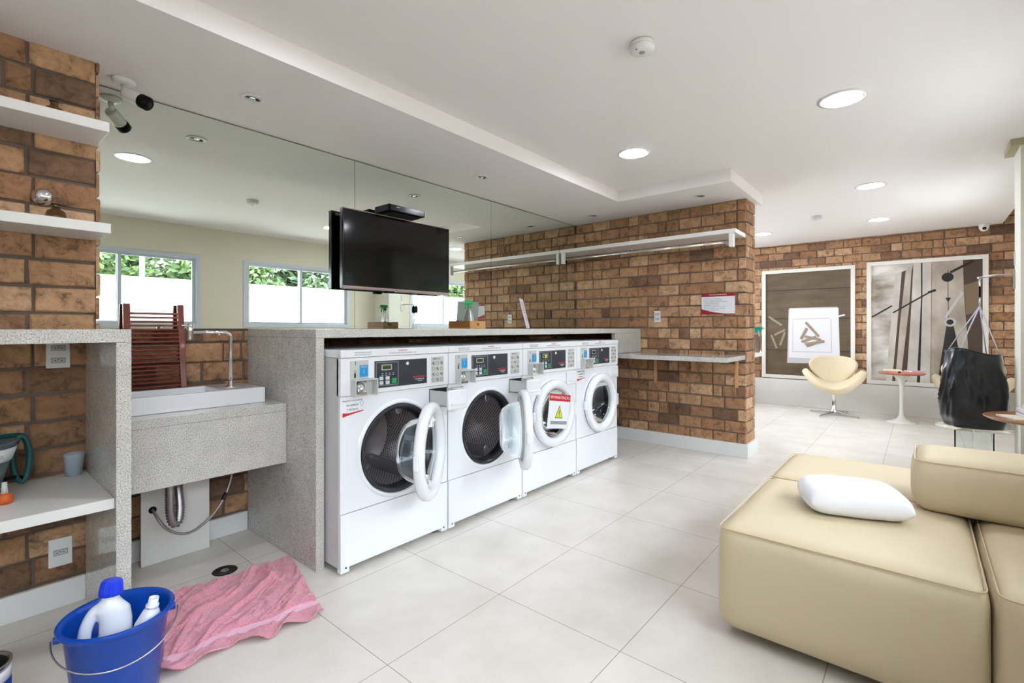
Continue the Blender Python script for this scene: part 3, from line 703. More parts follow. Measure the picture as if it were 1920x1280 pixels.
    q = MB(); q.lathe([(.178, .0), (.240, .0), (.247, -.010), (.247, -.034), (.236, -.047), (.206, -.050), (.186, -.040), (.178, -.022)], (cx, 0, cz), 'Y', 72, closed=True)
    door = done(q, 'door', 'enamel', t)
    q = MB()
    if angle: q.lathe([(.184, -.018), (.177, .0), (.170, .03), (.154, .08), (.128, .115), (.092, .131), (0, .137), (0, .132), (.090, .126), (.125, .110), (.149, .077), (.164, .028), (.171, -.001), (.178, -.018)], (cx, 0, cz), 'Y', 72)
    else: q.lathe([(.184, -.018), (.178, .0), (.170, .025), (.150, .058), (.120, .082), (.075, .100), (.03, .107), (0, .108), (0, .104), (.03, .103), (.074, .096), (.118, .078), (.147, .055), (.166, .023), (.174, -.001), (.180, -.018)], (cx, 0, cz), 'Y', 72)
    done(q, 'glass_bowl', 'glass' if angle else 'clear_bowl', door)
    q = MB(); q.lathe([(.176, .001), (.190, .001), (.190, .010), (.176, .012)], (cx, 0, cz), 'Y', 72, closed=True); done(q, 'glass_retainer', 'grey_plastic', door)
    q = MB(); q.box(hx-.03, hx+.012, -.04, .002, cz-.05, cz+.05); done(q, 'hinge', 'enamel', door, bevel=.006)
    q = MB(); q.box(cx-.262, cx-.238, -.030, -.006, cz-.035, cz+.035); done(q, 'handle', 'enamel', door, bevel=.006)
    # latch strike left of the opening
    q = MB(); q.box(.093, .107, -.002, 0, cz-.013, cz+.013, 0); q.box(.097, .103, -.004, -.002, cz-.006, cz+.006, 1)
    for dz in (.034, -.034): q.lathe([(0, -.003), (.004, -.002), (.005, 0)], (.1, 0, cz+dz), 'Y', 10, 1)
    q.build('latch_strike', ['grey_plastic', 'icon_black'], t)
    # control console
    q = MB(); q.box(0.0, Wd, -.008, .03, .853, 1.0355)
    con = q.build('console', 'enamel', t, bevel=.003)
    q = MB(); q.box(.186, .523, -.011, -.008, .876, 1.013); pn = q.build('control_panel', 'panel_dark', con, bevel=.001)
    q = MB()
    for a, b_, c, d_ in ((.192, .330, .886, .889), (.192, .330, 1.003, 1.006), (.192, .195, .889, 1.003), (.327, .330, .889, 1.003)): q.box(a, b_, -.0122, -.011, c, d_)
    q.build('keypad_outline', 'mid_grey', pn)
    q = MB(); q.box(.226, .288, -.0125, -.011, .965, .993, 0); q.box(.231, .283, -.0130, -.0125, .969, .989, 1); q.build('display', ['grey_plastic', 'lcd'], pn)
    if k == 2:
        q = MB(); q.prism([(.24, -.0132, .985), (.262, -.0132, .955), (.218+.06, -.0132, .985)], (0, .001, 0)); q.build('warning_sticker', 'yellow', pn)
    for bx in (.212, .250):
        for bz in (.901, .924): q = MB(); q.box(bx, bx+.024, -.0135, -.011, bz-.009, bz+.009); q.build('button', 'key_white', pn, bevel=.002)
    q = MB(); q.box(.288, .318, -.0135, -.011, .893, .921); q.build('start_button', 'key_green', pn, bevel=.002)
    q = MB()
    for bx in (.228, .250, .272, .294): q.box(bx, bx+.006, -.0122, -.011, .946, .950); q.box(bx-.003, bx+.009, -.0122, -.011, .938, .940)
    q.build('indicator', 'key_white', pn)
    MB().lathe([(0, -.019), (.006, -.019), (.011, -.015), (.011, -.011)], (.388, 0, .992), 'Y', 20).build('key_lock', 'chrome', pn)
    q = MB(); q.text('Speed Queen', .0155, ZFACE(.468, -.0114, .917), 0); q.text('COMMERCIAL', .010, ZFACE(.472, -.0114, .903), 1); q.text('WASHER', .008, ZFACE(.474, -.0114, .893), 1)
    q.build('lettering', ['red_text', 'key_white'], pn)
    q = MB(); q.box(.556, .648, -.0095, -.008, .872, 1.018); ins = q.build('instruction_plate', 'grey_plastic', con)
    q = MB(); rg = random.Random(4)
    q.text('PASO 1 2 3', .011, ZFACE(.596, -.0098, 1.006), 0)
    for rr in range(4):
        for cc in range(3):
            ax, az = .572+.03*cc, .888+.031*rr
            q.tube([(ax+.010*math.cos(2*PI*i/10), -.0096, az+.009*math.sin(2*PI*i/10)) for i in range(10)], .0009, 4, 1, closed=True)
            if (rr+cc) % 2: q.tube([(ax-.005, -.0098, az+.006), (ax+.004, -.0098, az-.005)], .002, 4, 0)
    q.build('pictogram', ['icon_black', 'icon_grey'], ins)
    q = MB(); q.box(.050, .150, -.0105, -.008, .934, 1.022); cp = q.build('coin_plate', 'grey_plastic', con, bevel=.001)
    q = MB(); q.box(.100, .147, -.0115, -.0105, .941, .998, 0); q.text('FICHA', .011, ZFACE(.1235, -.0118, .989), 1); q.text('1', .028, ZFACE(.1235, -.0118, .965), 1); q.build('sticker', ['sticker_blue', 'key_white'], cp)
    q = MB(); q.box(.076, .079, -.011, -.0104, 1.0, 1.018, 1); q.box(.070, .078, -.018, -.0105, .962, .974, 0); q.box(.070, .079, -.0112, -.0104, .938, .960, 1); q.build('coin_slot', ['chrome', 'icon_black'], cp)
    q = MB(); q.box(.050, .056, -.055, -.008, .852, .932); q.box(.056, .178, -.055, -.008, .926, .932); q.box(.172, .178, -.055, -.008, .852, .926); q.box(.056, .172, -.012, -.008, .852, .926)
    cb = q.build('coin_box', 'grey_plastic', con, bevel=.002)
    q = MB(); q.box(.058, .115, -.050, -.012, .854, .866)
    q.lathe([(0, -.040), (.006, -.040), (.007, -.046), (.014, -.046), (.016, -.038), (.024, -.036), (.026, -.012)], (.088, 0, .894), 'Y', 32); q.build('lock_cylinder', 'chrome', cb)
    q = MB()
    for bz in (.868, .914): q.lathe([(0, -.016), (.004, -.015), (.005, -.012)], (.13, 0, bz), 'Y', 12)
    q.build('rivet', 'chrome', cb)
    # sticker with red swoosh
    q = MB(); q.text('PRODUTO EXCLUSIVO', .0105, ZFACE(.068, -.0006, .828), 0); q.text('DE LIMPEZA', .0125, ZFACE(.068, -.0006, .806), 0); q.text('E TECIDOS', .0125, ZFACE(.068, -.0006, .785), 0)
    q.tube([(.118, -.001, .828), (.130, -.001, .812), (.118, -.001, .796), (.108, -.001, .812)], .001, 4, 2, closed=True)
    q.prism([(.014, -.0012, .772), (.014, -.0012, .752), (.05, -.0012, .760), (.128, -.0012, .773), (.128, -.0012, .777), (.05, -.0012, .769)], (0, .001, 0), 1)
    q.build('care_sticker', ['icon_grey', 'red', 'sticker_blue'], t)
    # detergent drawer, top right
    if drawer:
        q = MB(); a, b_, y, zl, zh = .552, .682, -.150, .752, .832
        q.box(a, a+.003, y, 0, zl, zh); q.box(b_-.003, b_, y, 0, zl, zh); q.box(a, b_, y, 0, zl, zl+.003); q.box(a+.06, a+.063, y, 0, zl, zh-.01)
        dw = q.build('detergent_drawer', 'grey_plastic', t)
        q = MB(); q.box(.542, .683, y-.018, y, .735, .842); q.build('drawer_front', 'enamel', dw, bevel=.006)
        q = MB(); q.box(.560, .655, y-.028, y-.018, .760, .775); q.build('drawer_grip', 'enamel', dw, bevel=.004)
        q = MB(); q.box(.548, .6835, -.0008, .0005, .748, .838); q.build('drawer_slot', 'hole', t)
    else:
        q = MB(); q.box(.542, .683, -.014, 0, .742, .842); dw = q.build('detergent_drawer', 'enamel', t, bevel=.006)
        q = MB(); q.box(.560, .655, -.022, -.014, .760, .775); q.build('drawer_grip', 'enamel', dw, bevel=.004)
    return t
washer(0, 35, True, 'white washing machine nearest the sink, round door and drawer open')
washer(1, 46, True, 'second white washing machine from the sink, round door open edge-on')
washer(2, 0, False, 'third white washing machine from the sink, closed door with maintenance sign')
washer(3, 0, False, 'fourth white washing machine, closed, next to the brick partition')
# maintenance sign hanging on the third machine's door
sx_, sz_ = 1.235+.69*2+.345+.005, .565
t = thing('maintenance_sign', 'white maintenance sign with red header and yellow triangle on the third machine door', 'sign', (sx_, WY-.066, sz_))
t.rotation_euler = (0, math.radians(9), 0)
MB().box(-.135, .135, -.003, 0, -.125, .125).build('board', 'paper', t)
q = MB(); q.box(-.135, .135, -.0045, -.003, .075, .125, 0); q.text('EM MANUTENÇÃO', .029, ZFACE(0, -.0048, .100), 1); q.build('header', ['red', 'paper'], t)
q = MB(); q.prism([(-.05, -.0045, -.05), (.05, -.0045, -.05), (0, -.0045, .045)], (0, .001, 0), 0); q.prism([(-.042, -.0055, -.045), (.042, -.0055, -.045), (0, -.0055, .034)], (0, .001, 0), 1)
q.box(-.003, .003, -.0062, -.0055, -.022, .012, 0); q.box(-.003, .003, -.0062, -.0055, -.036, -.029, 0); q.build('warning_triangle', ['icon_black', 'yellow'], t)
q = MB(); q.box(-.10, .11, -.0042, -.003, -.095, -.070); q.build('text_bar', 'mid_grey', t)

# ------------------------------------------------------------------ television
t = thing('television', 'black flat television mounted in front of the mirror', 'television', (2.22, 2.96, 1.447))
o_ = (2.22, 2.96, 1.447)
MB(o_).box(1.745, 2.70, 2.945, 2.985, 1.447, 1.99).build('casing', 'black_gloss', t, bevel=.004)
MB(o_).box(1.755, 2.69, 2.9425, 2.945, 1.470, 1.98).build('display_panel', 'screen', t)
MB(o_).box(1.747, 2.698, 2.9405, 2.945, 1.449, 1.467).build('bezel_strip', 'bezel', t); MB(o_).box(1.745, 2.70, 2.941, 2.9445, 1.984, 1.990).build('bezel_strip', 'bezel', t)
MB(o_).box(2.10, 2.16, 2.943, 2.975, 1.435, 1.4475).build('sensor_pod', 'black', t, bevel=.002)
MB(o_).box(2.05, 2.40, 2.985, 3.034, 1.6, 1.85).build('wall_mount', 'black', t)
q = MB(o_); q.text('AOC', .018, Matrix.Translation((1.79, 2.9865, 1.965)) @ Matrix.Rotation(PI, 4, 'Z') @ Matrix.Rotation(PI/2, 4, 'X'), 0); q.build('logo', 'mid_grey', t)
t = thing('set_top_box', 'small black set-top box standing on top of the television', 'set-top box', (2.2, 2.9, 1.992))
MB((2.2, 2.9, 1.992)).box(2.03, 2.35, 2.83, 3.0, 2.004, 2.05).build('casing', 'black', t, bevel=.004)
MB((2.2, 2.9, 1.992)).box(2.04, 2.34, 2.826, 2.83, 2.008, 2.046).build('front_panel', 'black_gloss', t)
MB((2.2, 2.9, 1.992)).box(2.06, 2.32, 2.86, 3.0, 1.9925, 2.0035).build('tray', 'black', t)
q = MB((2.2, 2.9, 1.992)); q.box(2.09, 2.12, 2.8252, 2.826, 2.03, 2.037); q.build('logo', 'mid_grey', t)
t = thing('cable', 'thin white cable with black plug hanging below the television', 'cable', (2.42, 3.02, 1.2))
MB().tube([(0, 0, .25), (0, .004, .2), (0, 0, .155)], .0025, 6).build('cord', 'lacquer', t)
MB().lathe([(0, .10), (.010, .10), (.013, .11), (.013, .14), (.006, .155), (0, .156)], seg=14).build('plug', 'black', t)
MB().tube([(0, 0, .10), (.003, .003, .05), (-.002, 0, -.02)], .002, 6).build('tail', 'lacquer', t)

# ------------------------------------------------------------------ things on the counter
t = thing('wooden_tray', 'small open wooden box with round finger hole on the counter', 'box', (2.485, 2.52, 1.1765))
x0, x1, y0, y1, h = -.078, .078, -.112, .112, .055
q = MB(); q.box(x0, x1, y0, y1, 0, .006); q.box(x1-.008, x1, y0+.008, y1-.008, .006, h); q.build('tray_base', 'tray_wood', t)
MB().box(x0, x0+.008, y0+.008, y1-.008, .006, h).build('side_board', 'tray_wood_shade', t, bevel=.001)  # only this side board takes the shaded wood tone
for yy in (y0, y1-.008):
    e = MB().box(x0, x1, yy, yy+.008, .006, h).build('end_board', 'tray_wood', t, bevel=.001)
    q = MB(); q.lathe([(0, 0), (.009, 0), (.009, .0095), (0, .0095)], (0, yy-.0008, .032), 'Y', 20, sx=1.6); q.build('finger_hole', 'tray_wood_shade', e)
def sprayer(x, y, z, hm, label, rz=0, sc=1):
    t = thing('spray_bottle', label, 'spray bottle', (x, y, z), rz); t.scale = (sc,)*3
    MB().lathe([(0, 0), (.034, 0), (.037, .008), (.036, .06), (.030, .10), (.016, .135), (.013, .150), (0, .150)], seg=28).build('bottle', 'clear_plastic', t)
    q = MB(); q.lathe([(0, .150), (.016, .150), (.016, .172), (.010, .176), (0, .176)], seg=20)
    q.box(-.048, .028, -.012, .012, .176, .200); q.build('spray_head', hm, t, bevel=.005, seg=2)
    q = MB(); q.tube([(-.022, 0, .178), (-.034, 0, .158), (-.036, 0, .135)], [.006, .005, .004], 8); q.build('trigger', hm, t)
    MB().lathe([(0, 0), (.008, 0), (.010, .010), (0, .010)], (-.050, 0, .188), mat3=Matrix(((0, 0, -1), (0, 1, 0), (1, 0, 0))), seg=14).build('nozzle', 'lacquer', t)
sprayer(2.505, 2.52, 1.184, 'green_plastic', 'clear spray bottle with green trigger head in the wooden box', 0, .98)
sprayer(5.36, 1.275, .935, 'teal_plastic', 'spray bottle with teal head behind the end of the brick partition', 1.4, 1.3)
q = MB()
rg = random.Random(3); bmesh.ops.create_icosphere(q.bm, subdivisions=3, radius=.03)
for v in q.bm.verts: v.co *= 1+.5*noise.noise(v.co*45); v.co.z *= .75; v.co.z += .028
t = tag(q.build('cleaning_cloth', 'cloth_blue', smooth=True), 'crumpled grey-blue cleaning cloth in the wooden box', 'cloth'); t.location = (2.465, 2.60, 1.186)
t = thing('sign_holder', 'tilted white paper sign in a holder on the counter', 'sign', (3.37, 2.65, 1.1765), math.radians(31))
tl = math.radians(17)
q = MB(); rot = Matrix.Rotation(-tl, 3, 'Y')
q.box(-.105, .105, -.0025, .0025, .004, .27); 
for v in q.bm.verts: v.co = Matrix.Rotation(-math.radians(14), 3, 'X') @ v.co
q.build('sheet', 'paper', t)
q = MB(); Rm = Matrix.Rotation(-math.radians(14), 4, 'X')
for i in range(5): q.text('Regras de uso do espaço', .014, Rm @ ZFACE(0, -.0032, .235-.022*i), 0)
q.build('lettering', 'mid_grey', t); q = MB(); q.box(-.02, .02, -.0035, -.003, .07, .1); q.bm.transform(Rm); q.build('logo', 'sticker_blue', t)
MB().box(-.105, .105, -.03, .03, 0, .004).build('foot', 'acrylic', t)

# ------------------------------------------------------------------ sink, faucet, rack
t = thing('sink_basin', 'white rectangular ceramic basin on the granite sink counter', 'sink', (.81, 2.83, .79))
o_ = (.81, 2.83, .79); X0, X1, Y0, Y1, Z0, Z1 = .475, 1.122, 2.654, 3.0, .7905, .869
q = MB(o_); q.box(X0, X1, Y0, Y0+.018, Z0, Z1); q.box(X0, X0+.03, Y0+.018, Y1-.06, Z0, Z1); q.box(X0, X1, Y1-.06, Y1, Z0, Z1); q.box(.93, X1, Y0+.018, Y1-.06, Z0, Z1); q.box(X0+.03, .93, Y0+.018, Y1-.06, Z0, Z0+.012)
q.build('bowl', 'faience', t, bevel=.003)
q = MB(o_); q.lathe([(0, .003), (.02, .003), (.024, 0)], (.72, 2.78, Z0+.012), seg=24); q.build('drain_plug', 'chrome', t)
t = thing('faucet', 'tall chrome faucet bent to a right angle over the basin', 'faucet', (1.0, 2.78, .869))
pts = [(0, 0, 0), (0, 0, .26)]+[(-.03*(1-math.cos(a)), 0, .26+.03*math.sin(a)) for a in [PI/2*i/8 for i in range(1, 9)]]+[(-.175, 0, .29)]
MB().tube(pts, .0085, 14).build('spout', 'chrome', t)
MB().lathe([(0, 0), (.026, 0), (.026, .005), (.014, .010), (.012, .03), (.0095, .034)], seg=28).build('base_flange', 'chrome', t)
MB().lathe([(0, 0), (.008, 0), (.013, .008), (.013, .072), (.010, .080), (0, .080)], (-.187, 0, .252), seg=24).build('tap_body', 'chrome', t)
MB().tube([(-.195, 0, .322), (-.225, -.005, .325)], .0035, 8).build('lever', 'chrome', t)
MB().lathe([(0, 0), (.006, 0), (.006, .008), (0, .008)], (-.055, 0, .274), seg=12).build('aerator', 'chrome', t)
t = thing('slatted_rack', 'dark red wooden slatted rack standing in the basin against the mirror', 'rack', (.72, 2.962, .87))
lean = .05
def lx(xx, z, y=0): return (xx+.006*(z/.5)*(-1 if xx > 0 else 1)*.6, y+lean*z/.5, z)
for sx in (-.118, .116):
    q = MB(); a = [lx(sx-.014, 0, -.014), lx(sx+.014, 0, -.014), lx(sx+.014, 0, .010), lx(sx-.014, 0, .010)]
    b_ = [lx(sx-.014, .432, -.012), lx(sx+.014, .432, -.012), lx(sx+.014, .432, .010), lx(sx-.014, .432, .010)]
    va = [q.bm.verts.new(p_) for p_ in a]; vb = [q.bm.verts.new(p_) for p_ in b_]
    q.bm.faces.new(va); q.bm.faces.new(vb)
    for i in range(4): q.bm.faces.new([va[i], va[(i+1) % 4], vb[(i+1) % 4], vb[i]])
    q.build('post', 'mahogany', t, bevel=.003)
n = 19
for i in range(n):
    z = .014+i*.0206; p_ = lx(0, z, 0); q = MB(); q.box(-.105, .104, p_[1]-.011, p_[1]+.007, z-.0048, z+.0048); q.build('slat', 'mahogany', t, bevel=.002, seg=1)
# below the sink
t = thing('access_panel', 'white panel with a round hose hole standing under the sink', 'panel', (.80, 2.94, 0))
o_ = (.80, 2.94, 0)
MB(o_).box(.648, .948, 2.93, 2.945, .001, .60).build('board', 'lacquer', t, bevel=.001)
MB(o_).lathe([(0, 0), (.017, 0), (.017, .002), (0, .002)], (.695, 2.928, .273), 'Y', 24).build('hose_hole', 'hole', t)
t = thing('drain_pipe', 'silver corrugated drain trap hanging under the sink', 'drain pipe', (.8, 2.85, .2))
pp = []; rr = []
path = [(.735, 2.80, .60), (.735, 2.80, .29), (.742, 2.80, .235), (.758, 2.80, .21), (.775, 2.81, .235), (.784, 2.83, .29), (.786, 2.87, .40), (.782, 2.92, .43)]
for i in range(len(path)-1):
    a = Vector(path[i]); b_ = Vector(path[i+1]); m_ = max(2, int((b_-a).length/.0062))
    for j in range(m_): pp.append(a.lerp(b_, j/m_))
# smooth the path
for _ in range(8): pp = [pp[0]]+[(pp[i-1]+pp[i]*2+pp[i+1])/4 for i in range(1, len(pp)-1)]+[pp[-1]]
rr = [.0225 if i % 2 else .0165 for i in range(len(pp))]
tb = MB((.8, 2.85, .2)); tb.tube(pp, rr, 18); tb.build('corrugated_trap', 'brushed', t)
t = thing('water_hose', 'thin braided steel hose looping from the white panel to the faucet', 'hose', (.85, 2.88, .15))
cp = [(.695, 2.93, .273), (.70, 2.90, .255), (.725, 2.87, .20), (.77, 2.86, .155), (.83, 2.86, .135), (.89, 2.87, .15), (.95, 2.88, .19), (1.0, 2.89, .25), (1.035, 2.90, .32), (1.05, 2.90, .40), (1.052, 2.90, .52), (1.05, 2.9, .74)]
def catmull(P, m=8):
    P = [Vector(p_) for p_ in P]; P = [P[0]*2-P[1]]+P+[P[-1]*2-P[-2]]; out = []
    for i in range(1, len(P)-2):
        for j in range(m):
            u = j/m; out.append(.5*((2*P[i])+(P[i+1]-P[i-1])*u+(2*P[i-1]-5*P[i]+4*P[i+1]-P[i+2])*u*u+(3*P[i]-P[i-1]-3*P[i+1]+P[i+2])*u**3))
    return out+[P[-2]]
hs = catmull(cp)
MB((.85, 2.88, .15)).tube(hs, .006, 10).build('braided_tube', 'brushed', t)
MB((.85, 2.88, .15)).tube([Vector((1.0, 2.89, .25)), Vector((1.018, 2.895, .285))], .010, 12).build('coupling', 'drain_dark', t)
t = thing('floor_drain', 'round dark floor drain cover in front of the sink', 'drain', (.905, 2.59, .0005))
MB().lathe([(0, .0015), (.045, .0015), (.05, .003), (.055, .0)], seg=36).build('cover', 'drain_dark', t)
MB().lathe([(0, .004), (.016, .0035), (.018, .0015)], seg=20).build('centre_knob', 'dark_steel', t)

# ------------------------------------------------------------------ things under the left counter
t = tag(MB().lathe([(0, 0), (.027, 0), (.034, .088), (.036, .091), (.033, .091), (.0255, .004), (0, .004)], seg=32).build('plastic_cup', 'cup_grey'), 'pale grey plastic cup standing on the left shelf', 'cup'); t.location = (.374, 2.735, .5605)
t = thing('plastic_tub', 'grey plastic tub with white label band at the left edge, on the shelf', 'tub', (.085, 2.60, .5605))
MB().lathe([(0, 0), (.06, 0), (.075, .06), (.098, .145), (.112, .195), (.118, .20), (.112, .205), (.104, .198), (.092, .145), (.07, .06), (.055, .006), (0, .006)], seg=40).build('body', 'tub_grey', t)
MB().lathe([(.0975, .135), (.1125, .183)], seg=40).build('label_band', 'paper', t, solid=.001)
q = MB(); q.text('CONEXÕES', .014, Matrix.Translation((.035, -.1015, .158)) @ Matrix.Rotation(.35, 4, 'Z') @ Matrix.Rotation(PI/2, 4, 'X'), 0); q.build('lettering', 'mid_grey', t)
t = thing('garden_hose', 'coiled dark green hose spilling over the grey tub', 'hose', (.165, 2.66, .5605))
P_ = []
for k in range(150):
    a = k/150*2*PI*3; P_.append((.045+(.042+.004*math.sin(k))*math.cos(a)*.55, -.02+.03*math.sin(a*.5)*.4, .12+.085*math.sin(a)+.004*math.sin(k*.7)))
pre = [(-.14, -.05, .19), (-.08, -.08, .20), (-.02, -.03, .212), (.03, -.01, .21)]
MB().tube(catmull(pre+P_[10::6], 4), .009, 10).build('hose_coil', 'hose_green', t)
MB().tube([(.0, -.07, .06), (.03, -.03, .055), (.06, -.02, .035)], [.006, .008, .010], 10).build('hose_end', 'black', t)
t = thing('hose_nozzle', 'orange hose nozzle in front of the grey tub', 'nozzle', (.155, 2.475, .5605))
MB().lathe([(0, 0), (.02, 0), (.026, .012), (.02, .03), (.014, .036), (0, .036)], seg=20).build('collar', 'orange', t)
MB().lathe([(0, .036), (.010, .036), (.007, .075), (0, .076)], seg=14).build('stem', 'grey_plastic', t)
t = thing('paint_tin', 'tin with dark lid at the lower left corner on the floor', 'tin', (.07, 2.085, 0))
MB().lathe([(0, 0), (.075, 0), (.077, .004), (.075, .008), (.075, .188), (.078, .193), (.078, .2), (.070, .2), (.070, .194), (0, .194)], seg=40).build('can', 'steel', t)
MB().lathe([(.0755, .012), (.0755, .15)], seg=40).build('label_band', 'blue_plastic', t, solid=.001)
MB().lathe([(.0755, .152), (.0755, .185)], seg=40).build('label_band', 'paper', t, solid=.001)
MB().lathe([(0, .197), (.06, .197), (.068, .1945)], seg=40).build('lid', 'black', t)

# ------------------------------------------------------------------ bucket with bottles
BX, BY = .368, 1.93
t = thing('bucket', 'bright blue plastic bucket holding two bottles on the floor', 'bucket', (BX, BY, 0)); t.scale = (1.03, 1.03, 1.075)
MB().lathe([(0, .002), (.095, .002), (.100, .008), (.126, .245), (.134, .250), (.141, .258), (.143, .266), (.139, .271), (.130, .268), (.124, .255), (.096, .012), (0, .010)], seg=64).build('body', 'blue_plastic', t)
view = Vector((-BX, -BY, 0)).normalized(); side = Vector((-view.y, view.x, 0))
ears = [side*.147*s_+Vector((0, 0, .238)) for s_ in (1, -1)]
bp = []
for i in range(33):
    a = PI*i/32; bp.append(side*.150*math.cos(a)+view*.150*math.sin(a)*.98+Vector((0, 0, .238-.06*math.sin(a))))
MB().tube(bp, .0023, 8).build('bail_handle', 'steel', t)
for e in ears:
    q = MB(); q.lathe([(0, -.008), (.010, -.008), (.010, .008), (0, .008)], e*.93+Vector((0, 0, .238*.07)), mat3=Matrix((view, Vector((0, 0, 1)), side)).transposed(), seg=16); q.build('ear', 'blue_plastic', t, bevel=.001)
# detergent jug
t = thing('detergent_jug', 'white detergent jug with ribbed blue cap and grip in the bucket', 'bottle', (BX-.040, BY+.006, .0125), math.atan2(side.y, side.x))
t.rotation_euler = (math.radians(-4), math.radians(4), t.rotation_euler.z)
def loft(mb, secs, seg=28):
    rings = []
    for cx_, cy_, z, a, b_, p_ in secs:
        ring = []
        for k in range(seg):
            th = 2*PI*k/seg; c, s_ = math.cos(th), math.sin(th)
            ring.append(mb.bm.verts.new((cx_+a*abs(c)**(2/p_)*(1 if c > 0 else -1), cy_+b_*abs(s_)**(2/p_)*(1 if s_ > 0 else -1), z)))
        rings.append(ring)
    for A, B in zip(rings, rings[1:]):
        for k in range(seg): mb.bm.faces.new([A[k], A[(k+1) % seg], B[(k+1) % seg], B[k]])
    mb.bm.faces.new(rings[0][::-1]); mb.bm.faces.new(rings[-1])
q = MB(); loft(q, [(0, 0, 0, .058, .036, 3), (0, 0, .006, .064, .042, 3.5), (0, 0, .13, .066, .044, 3.5), (.004, 0, .155, .062, .042, 3), (.016, 0, .180, .047, .037, 2.6), (.020, 0, .215, .042, .035, 2.4), (.018, 0, .25, .042, .034, 2.3), (.006, 0, .285, .046, .032, 2.2), (0, 0, .305, .034, .028, 2), (0, 0, .318, .023, .023, 2), (0, 0, .33, .021, .021, 2)])
hp = catmull([(.004, 0, .300), (-.034, 0, .286), (-.052, 0, .245), (-.056, 0, .19), (-.054, 0, .14), (-.03, 0, .10)], 6)
q.tube(hp, .0175, 14)
o = q.build('jug_body', 'bottle_white', t, smooth=True)
k = o.modifiers.new('weld', 'REMESH'); k.mode = 'VOXEL'; k.voxel_size = .0036; k.use_smooth_shade = True
k = o.modifiers.new('soft', 'SMOOTH'); k.iterations = 6; k.factor = .5
q = MB(); seg = 48; prof = [(.024, .328), (.030, .330), (.030, .338), (.026, .368), (.022, .374), (0, .375)]
rings = []
for r_, h_ in prof[:-1]: rings.append([q.bm.verts.new(((r_+(.0016 if k_ % 2 and .33 < h_ < .37 else 0))*math.cos(2*PI*k_/seg), (r_+(.0016 if k_ % 2 and .33 < h_ < .37 else 0))*math.sin(2*PI*k_/seg), h_)) for k_ in range(seg)])
for A, B in zip(rings, rings[1:]):
    for k_ in range(seg): q.bm.faces.new([A[k_], A[(k_+1) % seg], B[(k_+1) % seg], B[k_]])
q.bm.faces.new(rings[-1]); q.bm.faces.new(rings[0][::-1])
q.build('cap', 'cap_blue', t)
t = thing('bottle', 'small white open bottle leaning in the bucket beside the jug', 'bottle', (BX+.030, BY-.030, .014))
t.rotation_euler = (math.radians(6), math.radians(9), 0)
MB().lathe([(0, 0), (.036, 0), (.040, .006), (.040, .20), (.036, .235), (.022, .275), (.0165, .283), (.0165, .292), (.0135, .294), (.0135, .315), (.0105, .315), (.0105, .29), (0, .285)], seg=36).build('body', 'bottle_white', t)
q = MB(); q.lathe([(.0145, .284), (.0178, .285), (.0178, .293), (.0145, .294)], seg=28, closed=True); q.build('neck_ring', 'bottle_white', t)

# ------------------------------------------------------------------ pink towel
q = MB(); NX, NY = 190, 150
A = Vector((.485, 1.965, 0)); B = Vector((1.025, 1.865, 0)); C_ = Vector((1.165, 2.47, 0)); D = Vector((.655, 2.50, 0))
vs = []
def ridge(x): return max(0, 1-abs(x))**1.5
for j in range(NY+1):
    v = j/NY; row = []
    for i in range(NX+1):
        u = i/NX
        p_ = (A*(1-u)+B*u)*(1-v)+(D*(1-u)+C_*u)*v
        ed = noise.noise(Vector((u*5, v*5, 2.2)))
        p_ += Vector((noise.noise(Vector((u*3, v*3, 7)))*.018, noise.noise(Vector((u*4, v*4, 9)))*.03, 0))
        if v < .12: p_.y += -.008*math.sin(u*24)*(1-v/.12)
        # folds run from lower left to upper right
        s_ = v-1.05*u+.16*noise.noise(Vector((u*2.0, v*2.0, 1))); t_ = u+v
        z = .005
        z += .017*max(0, 1-abs(noise.noise(Vector((s_*3.2, t_*.9, 4))))*5.0)**1.6
        z += .009*max(0, 1-abs(noise.noise(Vector((s_*6.5+5, t_*1.6, 8))))*4.0)**1.5
        z += .005*max(0, 1-abs(noise.noise(Vector((u*9, v*9, 3))))*3.2)
        z += .030*max(0, 1-abs(u-.74+.42*(v-.8))/.045)**1.3*max(0, 1-abs(v-.84)/.28)
        z += .022*max(0, 1-abs(v-.24-.34*u)/.035)**1.3*max(0, 1-abs(u-.72)/.26)
        z += .022*max(0, 1-abs(v-.36-.95*u)/.035)**1.3*max(0, 1-abs(u-.24)/.24)
        if .10 < v < .19: z = z*.30+.005
        if v < .10: z = z*.5+.016*(.5+.5*math.sin(u*26+1))*(1-v/.10)+.003
        row.append(q.bm.verts.new((p_.x, p_.y, max(.003, z))))
    vs.append(row)
for j in range(NY):
    for i in range(NX):
        f = q.bm.faces.new([vs[j][i], vs[j][i+1], vs[j+1][i+1], vs[j+1][i]]); f.smooth = True; f.material_index = 1 if .10 < (j+.5)/NY < .19 else 0
t = tag(q.build('towel', ['towel', 'towel_band'], solid=.005), 'crumpled pink terry towel lying on the floor before the sink', 'towel')

